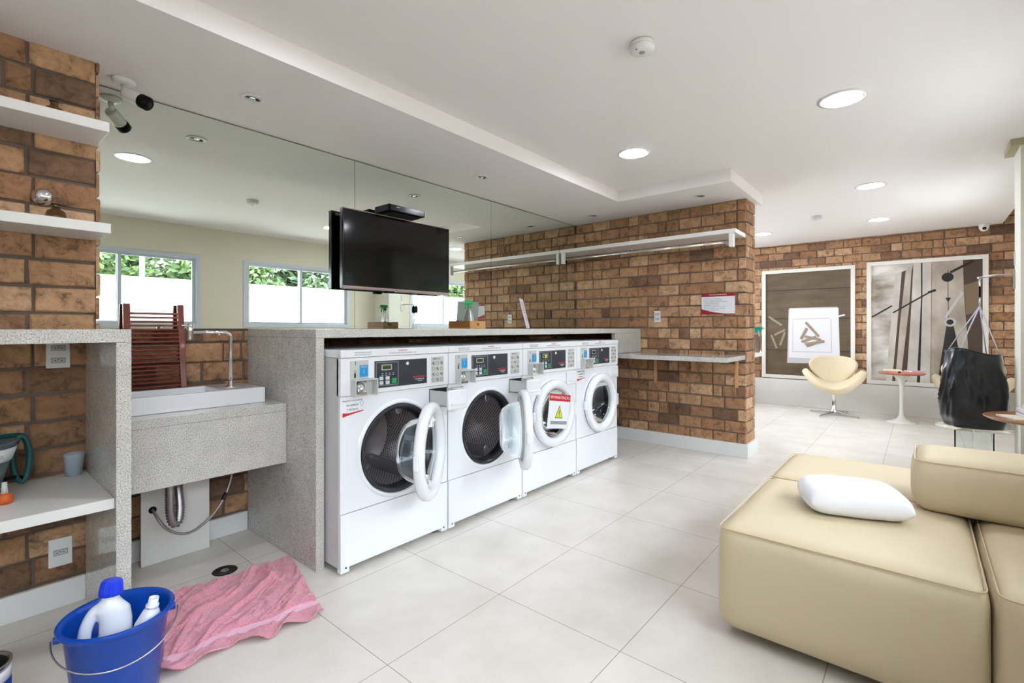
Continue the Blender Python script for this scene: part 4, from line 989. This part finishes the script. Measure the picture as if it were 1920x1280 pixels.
# ------------------------------------------------------------------ modular sofa
def cushion(name, x0, x1, y0, y1, z0, z1, parent, off, r=.045, puff=.012):
    q = MB(off); nx, ny, nz = [max(4, int(round(d_/.05))) for d_ in (x1-x0, y1-y0, z1-z0)]
    bm = q.bm; V = {}
    def gv(i, j, k):
        if (i, j, k) not in V: 
            p_ = Vector((x0+(x1-x0)*i/nx, y0+(y1-y0)*j/ny, z0+(z1-z0)*k/nz))
            # round the box
            c = Vector((min(max(p_.x, x0+r), x1-r), min(max(p_.y, y0+r), y1-r), min(max(p_.z, z0+r), z1-r))); d_ = p_-c
            if d_.length > 1e-6: p_ = c+d_.normalized()*r
            a, b_, cc = [math.sin(PI*t_) for t_ in (i/nx, j/ny, k/nz)]
            if k == nz: p_.z += puff*(a*b_)**.5
            if k == 0: pass
            if i == 0: p_.x -= puff*.6*(b_*cc)**.5
            if i == nx: p_.x += puff*.6*(b_*cc)**.5
            if j == 0: p_.y -= puff*.4*(a*cc)**.5
            if j == ny: p_.y += puff*.4*(a*cc)**.5
            V[(i, j, k)] = bm.verts.new(p_-q.off)
        return V[(i, j, k)]
    def quad(a, b_, c, d_): f = bm.faces.new([gv(*a), gv(*b_), gv(*c), gv(*d_)]); f.smooth = True
    for i in range(nx):
        for j in range(ny):
            for k in (0, nz): quad((i, j, k), (i+1, j, k), (i+1, j+1, k), (i, j+1, k))
    for i in range(nx):
        for k in range(nz):
            for j in (0, ny): quad((i, j, k), (i+1, j, k), (i+1, j, k+1), (i, j, k+1))
    for j in range(ny):
        for k in range(nz):
            for i in (0, nx): quad((i, j, k), (i, j+1, k), (i, j+1, k+1), (i, j, k+1))
    o = q.build(name, 'leather', parent, sub=1)
    # stitched seam around the upper edge
    e = r*.32; zz = z1-e*.9
    rr_ = r; lp = []
    for (cx_, cy_, a0) in ((x1-rr_, y1-rr_, 0), (x0+rr_, y1-rr_, 90), (x0+rr_, y0+rr_, 180), (x1-rr_, y0+rr_, 270)):
        for s_ in range(5):
            a = math.radians(a0+90*s_/4); lp.append((cx_+(rr_-e*.62)*math.cos(a), cy_+(rr_-e*.62)*math.sin(a), zz))
    MB(off).tube(lp, .0028, 6, closed=True).build('piping', 'leather_seam', o)
    return o
SO = (2.6, -.15, 0)
t = thing('sofa', 'large cream leather modular sofa with low backrest block', 'sofa', SO)
cushion('seat_block', 1.925, 2.757, -.158, .605, .035, .43, t, SO)
cushion('seat_block', 1.925, 2.757, -.895, -.163, .035, .43, t, SO)
cushion('seat_block', 2.763, 3.39, -.895, .605, .035, .43, t, SO)
cushion('backrest', 2.565, 2.94, -.895, .028, .432, .655, t, SO, r=.05)
for x in (2.14, 2.66, 2.85, 3.28):
    for y in (-.80, -.25, -.08, .38):
        MB(SO).lathe([(0, 0), (.022, 0), (.022, .05), (0, .05)], (x, y, 0), seg=14).build('foot', 'black', t)
# pillow
q = MB(); n1, n2 = 40, 26
a1, a2 = .185, .15
top = []; bot = []
for j in range(n2+1):
    rt, rb = [], []
    for i in range(n1+1):
        s_, v = -1+2*i/n1, -1+2*j/n2
        x = a1*s_*(1-.07*(1-abs(v))*s_*s_*0)*(1-.06*(1-s_*s_)*0-.05*v*v*0); 
        pin = 1-.10*(1-v*v)*abs(s_)**3; pin2 = 1-.12*(1-s_*s_)*abs(v)**3
        rnd_ = 1-.085*(s_*v)**2; x = a1*s_*rnd_; y = a2*v*rnd_
        h_ = .066*(max(0, (1-s_**4)*(1-v**4)))**.5
        h_ *= 1+.08*noise.noise(Vector((s_*2.2, v*2.2, 5)))
        rt.append(q.bm.verts.new((x, y, .052+h_))); edge = i in (0, n1) or j in (0, n2)
        rb.append(rt[-1] if edge else q.bm.verts.new((x, y, .052-h_*.76)))
    top.append(rt); bot.append(rb)
for j in range(n2):
    for i in range(n1):
        f = q.bm.faces.new([top[j][i], top[j][i+1], top[j+1][i+1], top[j+1][i]]); f.smooth = True
        vv = [bot[j][i], bot[j+1][i], bot[j+1][i+1], bot[j][i+1]]
        f = q.bm.faces.new(vv); f.smooth = True
t = tag(q.build('pillow', 'pillow_white', sub=1), 'white fabric pillow lying on the cream sofa', 'pillow'); t.location = (2.40, .215, .437); t.rotation_euler = (0, 0, math.radians(-70))

# ------------------------------------------------------------------ swan chairs
def radial(mb, outline, lift, rings=8, seg=48):
    c = mb.bm.verts.new(lift(0, 0)); prev = None
    for r_ in range(1, rings+1):
        R_ = [mb.bm.verts.new(lift(*(Vector(outline(2*PI*k/seg))*(r_/rings)))) for k in range(seg)]
        for k in range(seg):
            if prev is None: f = mb.bm.faces.new([c, R_[k], R_[(k+1) % seg]])
            else: f = mb.bm.faces.new([prev[k], R_[k], R_[(k+1) % seg], prev[(k+1) % seg]])
            f.smooth = True
        prev = R_
def swan(x, y, rz, label):
    t = thing('swan_armchair', label, 'armchair', (x, y, 0), rz, 'cream swivel armchairs by the far wall')
    q = MB()
    def ol(a):
        c, s_ = math.cos(a), math.sin(a); return (.37*math.copysign(abs(c)**.8, c), .25*math.copysign(abs(s_)**.75, s_))
    def lf(u, v):
        s_ = min(1, abs(u)/.37)
        return (u*(1-.04*s_**3), v-.02+.07*s_**2.2, .385+.225*s_**2.2+.03*(v/.25)*(1-s_)-.02*(abs(v)/.25)**2*(1-s_))
    radial(q, ol, lf); q.build('seat_shell', 'leather', t, solid=.088, sub=2)
    q = MB()
    def ob(a):
        c, s_ = math.cos(a), math.sin(a); r_ = 1
        h_ = .20*s_; wdt = .15+.205*((s_+1)/2)**.85
        return (wdt*math.copysign(abs(c)**.62, c), h_*(1 if s_ < 0 else .95))
    def lb(u, v):
        h_ = v+.20
        return (u, .19+.14*h_/.4-.17*(u/.33)**2*(.5+.5*h_/.4), .40+h_)
    radial(q, ob, lb); q.build('backrest', 'leather', t, solid=.055, sub=2)
    MB().lathe([(0, .02), (.045, .02), (.045, .06), (.024, .075), (.022, .33), (.06, .345), (0, .35)], seg=28).build('pedestal', 'chrome', t)
    for k in range(4):
        a = math.radians(45+90*k+12); c, s_ = math.cos(a), math.sin(a); q = MB()
        f = lambda r_, w_, z: (c*r_-s_*w_, s_*r_+c*w_, z)
        a_ = [f(.02, -.022, .055), f(.02, .022, .055), f(.32, .012, .022), f(.32, -.012, .022)]
        va = [q.bm.verts.new(p_) for p_ in a_]; vb = [q.bm.verts.new(Vector(p_)-Vector((0, 0, .014 if i_ > 1 else .022))) for i_, p_ in enumerate(a_)]
        q.bm.faces.new(va); q.bm.faces.new(vb[::-1])
        for i_ in range(4): q.bm.faces.new([va[i_], va[(i_+1) % 4], vb[(i_+1) % 4], vb[i_]])
        q.lathe([(0, 0), (.012, 0), (.012, .012), (0, .012)], f(.305, 0, 0), seg=12)
        q.build('star_leg', 'steel', t, bevel=.002)
swan(7.88, .90, math.radians(-90+10), 'cream leather swivel armchair in front of the left framed picture')
swan(7.86, -.47, math.radians(-90-4), 'cream leather swivel armchair mostly hidden behind the black bag')

# ------------------------------------------------------------------ side tables and magazines
def tulip(x, y, h, r, label):
    t = thing('side_table', label, 'side table', (x, y, 0), group='round wooden-topped pedestal side tables')
    MB().lathe([(0, h-.018), (r-.02, h-.018), (r, h-.006), (r, h-.002), (r-.004, h), (0, h)], seg=64).build('tabletop', 'table_wood', t)
    MB().lathe([(0, 0), (r*.70, .0), (r*.70, .004), (r*.45, .018), (.05, .045), (.026, .09), (.019, .2), (.021, h*.7), (.04, h-.10), (.09, h-.03), (.10, h-.0185), (0, h-.0185)], seg=48).build('pedestal', 'tulip_white', t)
tulip(7.81, .18, .62, .24, 'round wooden side table on white pedestal between the armchairs')
tulip(4.31, -.60, .632, .295, 'round wooden side table cut by the right edge, behind the sofa')
def mag(x, y, z, w_, d_, h_, rz, m_, label, grp, cov=None):
    t = thing('magazine', label, 'magazine', (x, y, z), rz, grp)
    MB().box(-w_/2, w_/2, -d_/2, d_/2, .0008, h_-.0008).build('pages', 'paper', t)
    q = MB(); q.box(-w_/2-.001, w_/2+.001, -d_/2-.001, d_/2+.001, h_-.0008, h_); q.box(-w_/2-.001, w_/2+.001, -d_/2-.001, d_/2+.001, 0, .0008); q.box(-w_/2-.0015, -w_/2, -d_/2-.001, d_/2+.001, 0, h_); q.build('cover', m_, t)
g1 = 'magazines on the table between the armchairs'
mag(7.83, .09, .6205, .20, .20, .018, .1, 'pink_paper', 'pink magazine on the far side table, right of the cream one', g1)
mag(7.83, .26, .6205, .20, .12, .018, -.2, 'pink_paper', 'pink magazine under the cream one on the far side table', g1)
mag(7.83, .27, .639, .18, .17, .014, .15, 'cream_paper', 'cream magazine lying uppermost at the left of the far side table', g1)
mag(7.84, .05, .639, .17, .15, .010, .5, 'lilac_paper', 'lilac magazine lying on the pink one at the right of the far side table', g1)
g2 = 'magazines on the side table at the right edge'
zz = .6325
for i, (dx, dy, rz, h_, m_, lb) in enumerate([(-.055, .075, .35, .007, 'cream_paper', 'flat cream magazine jutting out lowest at the left of the right-edge table'), (.0, -.015, .25, .014, 'grey_paper', 'grey magazine at the bottom of the stack on the right-edge table'),
      (.0, -.02, .15, .013, 'pink_paper', 'pinkish magazine second from bottom in the stack on the right-edge table'), (.01, -.02, .3, .014, 'cream_paper', 'cream magazine in the middle of the stack on the right-edge table'),
      (.02, -.035, .1, .013, 'print_white', 'white magazine second from top in the stack on the right-edge table'), (.03, -.05, .25, .014, 'grey_paper', 'grey magazine on top of the stack on the right-edge table')]):
    if i == 1: zz += .0075
    mag(4.31+dx, -.60+dy, zz, .20, .27, h_, rz, m_, lb, g2)
    if i >= 1: zz += h_+.0003

# ------------------------------------------------------------------ hanging leather bag, arm, acrylic stand
BGX, BGY = 5.16, -.315
t = thing('acrylic_stand', 'clear acrylic stand under the hanging black bag', 'stand', (BGX, BGY, 0))
MB().lathe([(0, .411), (.225, .411), (.225, .417), (0, .417)], seg=48).build('tabletop', 'acrylic', t)
for a in (.75, .75+PI/2):
    q = MB(); q.box(-.15, .15, -.006, .006, .0, .4105, rot=None); q.bm.transform(Matrix.Rotation(a, 4, 'Z')); q.build('leg_panel', 'acrylic', t)
t = thing('leather_bag', 'black leather sack bag hanging by four cords on the right', 'bag', (BGX, BGY, .425))
q = MB(); seg, nz = 96, 44; rings = []
def bagp(k, h_):
    a = 2*PI*k/seg; c, s_ = math.cos(a), math.sin(a)
    R_ = .200*(1-.10*max(0, h_-.55)/.45-.10*max(0, .12-h_)/.12)
    pl = noise.noise(Vector((c*1.6, s_*1.6, h_*1.2+3)))
    fold = 1-abs(noise.noise(Vector((c*2.2+h_*1.1, s_*2.2-h_*1.3, 2+h_*.8))))*2.4
    f2 = 1-abs(noise.noise(Vector((c*2.6+h_*2.2, s_*2.6+h_*2.0, 9))))*4.0
    R_ += .030*pl+.014*fold*math.sin(PI*min(1, h_*1.05))+.011*max(0, f2)**1.2*math.sin(PI*min(1, h_*1.02))-.014
    top = .565+.025*math.cos(a-2.2)+.012*math.sin(3*a)
    return Vector((R_*c, R_*s_, h_*top))
for j in range(nz+1): rings.append([q.bm.verts.new(bagp(k, j/nz)) for k in range(seg)])
inn = []
for j in range(nz, 4, -2):
    inn.append([q.bm.verts.new(Vector((p_.x*.955, p_.y*.955, p_.z+(0 if j < nz else .003)))) for p_ in [bagp(k, j/nz) for k in range(seg)]])
seq = rings+inn
for A_, B_ in zip(seq, seq[1:]):
    for k in range(seg): f = q.bm.faces.new([A_[k], A_[(k+1) % seg], B_[(k+1) % seg], B_[k]]); f.smooth = True
q.bm.faces.new(seq[0][::-1]); q.bm.faces.new(seq[-1])
q.build('bag_body', 'leather_black', t)
hook = Vector((5.10-BGX, -.345-BGY, 1.345-.425))
for k in range(4):
    a = math.radians(60+90*k); top = bagp(int(a/(2*PI)*seg) % seg, 1)
    q = MB(); q.tube([hook, hook.lerp(top, .5)+Vector((.004, 0, 0)), top+Vector((0, 0, -.01))], .0042, 8); q.build('cord', 'rope', t)
q = MB(); q.tube([top_ for top_ in [bagp(k, 1)+Vector((0, 0, .001)) for k in range(0, seg, 2)]], .006, 8, closed=True); q.build('rim_binding', 'leather_black', t)
q = MB(); q.tube([hook+Vector((0, 0, z)) for z in (0, .06)], .005, 8); q.tube([hook+Vector((.012*math.cos(a), 0, .045+.02*math.sin(a))) for a in [2*PI*i/14 for i in range(14)]], .0035, 6, closed=True); q.build('lower_hook', 'steel', t)
q = MB(); q.box(hook.x-.014, hook.x+.014, hook.y-.006, hook.y+.006, hook.z+.07, hook.z+.15); q.build('strap', 'black', t, bevel=.002)
q = MB(); q.tube([hook+Vector((.011*math.cos(a), 0, .18+.034*math.sin(a))) for a in [2*PI*i/16 for i in range(16)]], .004, 6, closed=True); q.build('carabiner', 'steel', t)
t = thing('bag_hanger', 'slim metal arm on the right pillar holding the bag', 'bracket', (4.99, -.52, 1.55))
o_ = (4.99, -.52, 1.55)
MB(o_).box(4.965, 4.999, -.5195, -.512, 1.46, 1.60).build('mount_plate', 'brushed', t, bevel=.001)
MB(o_).tube([(4.985, -.513, 1.565), (5.04, -.43, 1.572), (5.115, -.335, 1.562)], .0075, 10).build('arm_bar', 'brushed', t)
MB(o_).tube([(5.10, -.345, 1.568), (5.10, -.345, 1.55)], .010, 10).build('arm_tip', 'brushed', t)
t = thing('small_plate', 'small grey printed plate on the right pillar above the arm', 'plate', (4.98, -.52, 1.68))
MB().box(-.012, .014, .0005, .005, -.05, .05).build('plate', 'grey_plastic', t)

# ------------------------------------------------------------------ framed pictures on the far wall
def picture(label, yl, yr, z0, z1):
    t = thing('framed_picture', label, 'picture', (8.395, yl, z0), -PI/2)     # local x runs to the right, -y faces the room
    w_, h_ = yl-yr, z1-z0; fr = .052
    q = MB(); q.box(0, w_, -.028, 0, 0, fr); q.box(0, w_, -.028, 0, h_-fr, h_); q.box(0, fr, -.028, 0, fr, h_-fr); q.box(w_-fr, w_, -.028, 0, fr, h_-fr)
    q.build('frame', 'frame_white', t, bevel=.002)
    return t, w_, h_, fr
def px(w_, h_, x, y): return (x*w_, (1-y)*h_)
def clipquad(a, b_, th):
    d_ = Vector((b_[0]-a[0], b_[1]-a[1])).normalized()*th/2; n_ = Vector((-d_.y, d_.x))
    return [(a[0]+n_.x, a[1]+n_.y), (b_[0]+n_.x, b_[1]+n_.y), (b_[0]-n_.x, b_[1]-n_.y), (a[0]-n_.x, a[1]-n_.y)]
# left picture: towels and pegs on planks
t, w_, h_, fr = picture('white-framed picture of folded towels and pegs on dark planks', 1.905, .705, .412, 2.075)
lay = [0]
def flat(par, pts, name, m_, d_=None):
    lay[0] += 1; y = -.0105-.00035*lay[0]
    q = MB(); q.prism([(a, y, b_) for a, b_ in pts], (0, .00045, 0)); return q.build(name, m_, par)
q = MB(); q.box(fr, w_-fr, -.010, -.004, fr, h_-fr); pr = q.build('print', 'print_planks', t)
P1 = lambda x, y: px(w_, h_, (x-115)/700, (y-110)/800)
for yy in (262, 472, 702): flat(pr, clipquad((fr, P1(0, yy)[1]), (w_-fr, P1(0, yy)[1]), .009), 'plank_gap', 'print_black')
flat(pr, [P1(318, 795), P1(712, 790), P1(700, 402), P1(692, 393), P1(340, 393), P1(330, 402)], 'towel_print', 'print_shade')
flat(pr, [P1(330, 755), P1(708, 760), P1(698, 400), P1(336, 400)], 'towel_print', 'print_white')
flat(pr, [P1(358, 715), P1(655, 712), P1(650, 468), P1(360, 472)], 'napkin_print', 'print_shade')
flat(pr, [P1(364, 708), P1(648, 706), P1(643, 474), P1(366, 478)], 'napkin_print', 'print_white')
flat(pr, clipquad(P1(640, 472), P1(745, 448), .022), 'cord_print', 'print_white')
for (a, b_) in [((170, 455), (275, 520)), ((190, 590), (235, 690)), ((215, 592), (302, 552)), ((300, 570), (262, 668)), ((460, 498), (560, 600)), ((455, 600), (570, 622)), ((425, 620), (470, 540)), ((470, 670), (580, 625)), ((430, 640), (540, 600)), ((455, 655), (600, 632))]:
    A_, B_ = P1(*a), P1(*b_); flat(pr, clipquad(A_, B_, .034), 'peg_print', 'print_peg_dark'); flat(pr, clipquad(A_, B_, .022), 'peg_print', 'print_peg'); flat(pr, clipquad(A_, B_, .004), 'peg_print', 'print_black')
# right picture: close view of wooden pegs
t, w_, h_, fr = picture('white-framed picture of large weathered clothes pegs with wire spring', .573, -.646, .408, 2.095)
lay[0] = 0
q = MB(); q.box(fr, w_-fr, -.010, -.004, fr, h_-fr); pr = q.build('print', 'print_blur', t)
def P2(x, y):
    u = (x-25)/1075; tp = 115-87*u; bt = 1180+35*u; v = (y-tp)/(bt-tp)
    return (min(max(u*w_, fr), w_-fr), min(max((1-v)*h_, fr), h_-fr))
F = lambda pts, nm, m_: flat(pr, [P2(*p_) for p_ in pts], nm, m_)
F([(880, 60), (1060, 60), (1060, 1000), (1000, 1200), (860, 1200)], 'shadow_print', 'print_brown')
F([(905, 300), (1045, 250), (1045, 520), (920, 560)], 'blur_print', 'print_peg_dark')
F([(300, 212), (362, 190), (330, 560), (275, 1160), (212, 1160)], 'peg_print', 'print_wood_pale')
F([(362, 190), (402, 176), (352, 600), (305, 1160), (272, 1160), (330, 560)], 'gap_print', 'print_brown')
F([(400, 175), (468, 122), (440, 500), (352, 1160), (300, 1160), (350, 600)], 'peg_print', 'print_wood')
F([(452, 180), (470, 122), (446, 560), (405, 1160), (350, 1160), (430, 500)], 'gap_print', 'print_brown')
F([(470, 112), (545, 106), (545, 420), (502, 1165), (405, 1160), (446, 560)], 'peg_print', 'print_wood_pale')
F([(536, 106), (552, 104), (552, 420), (530, 1168), (500, 1165), (538, 420)], 'gap_print', 'print_dark')
F([(550, 100), (634, 95), (628, 1168), (528, 1168), (550, 420)], 'peg_print', 'print_wood_pale')
F([(634, 95), (895, 80), (905, 400), (942, 900), (900, 1175), (616, 1168)], 'peg_print', 'print_wood')
flat(pr, clipquad(P2(632, 110), P2(622, 1165), .006), 'grain_print', 'print_peg_dark')
F([(760, 640), (815, 640), (868, 900), (860, 1190), (680, 1190), (720, 900)], 'gap_print', 'print_dark')
def disc_(cx_, cy_, r_): c = P2(cx_, cy_); return [(c[0]+r_*math.cos(2*PI*i/24), c[1]+r_*math.sin(2*PI*i/24)) for i in range(24)]
flat(pr, clipquad(P2(770, 170), P2(775, 640), .006), 'split_print', 'print_dark')
flat(pr, clipquad(P2(790, 190), P2(985, 84), .030), 'twig_print', 'print_black')
flat(pr, disc_(768, 232, .058), 'hole_print', 'print_black'); F([(748, 412), (796, 412), (772, 450)], 'hole_print', 'print_black')
flat(pr, clipquad(P2(75, 595), P2(272, 490), .018), 'twig_print', 'print_black'); flat(pr, clipquad(P2(280, 552), P2(640, 350), .018), 'twig_print', 'print_black'); flat(pr, clipquad(P2(600, 368), P2(668, 345), .028), 'twig_print', 'print_black')
flat(pr, clipquad(P2(892, 362), P2(745, 590), .030), 'wire_print', 'print_shade')
flat(pr, disc_(788, 625, .058), 'wire_print', 'print_shade'); flat(pr, disc_(788, 625, .034), 'wire_print', 'print_dark')
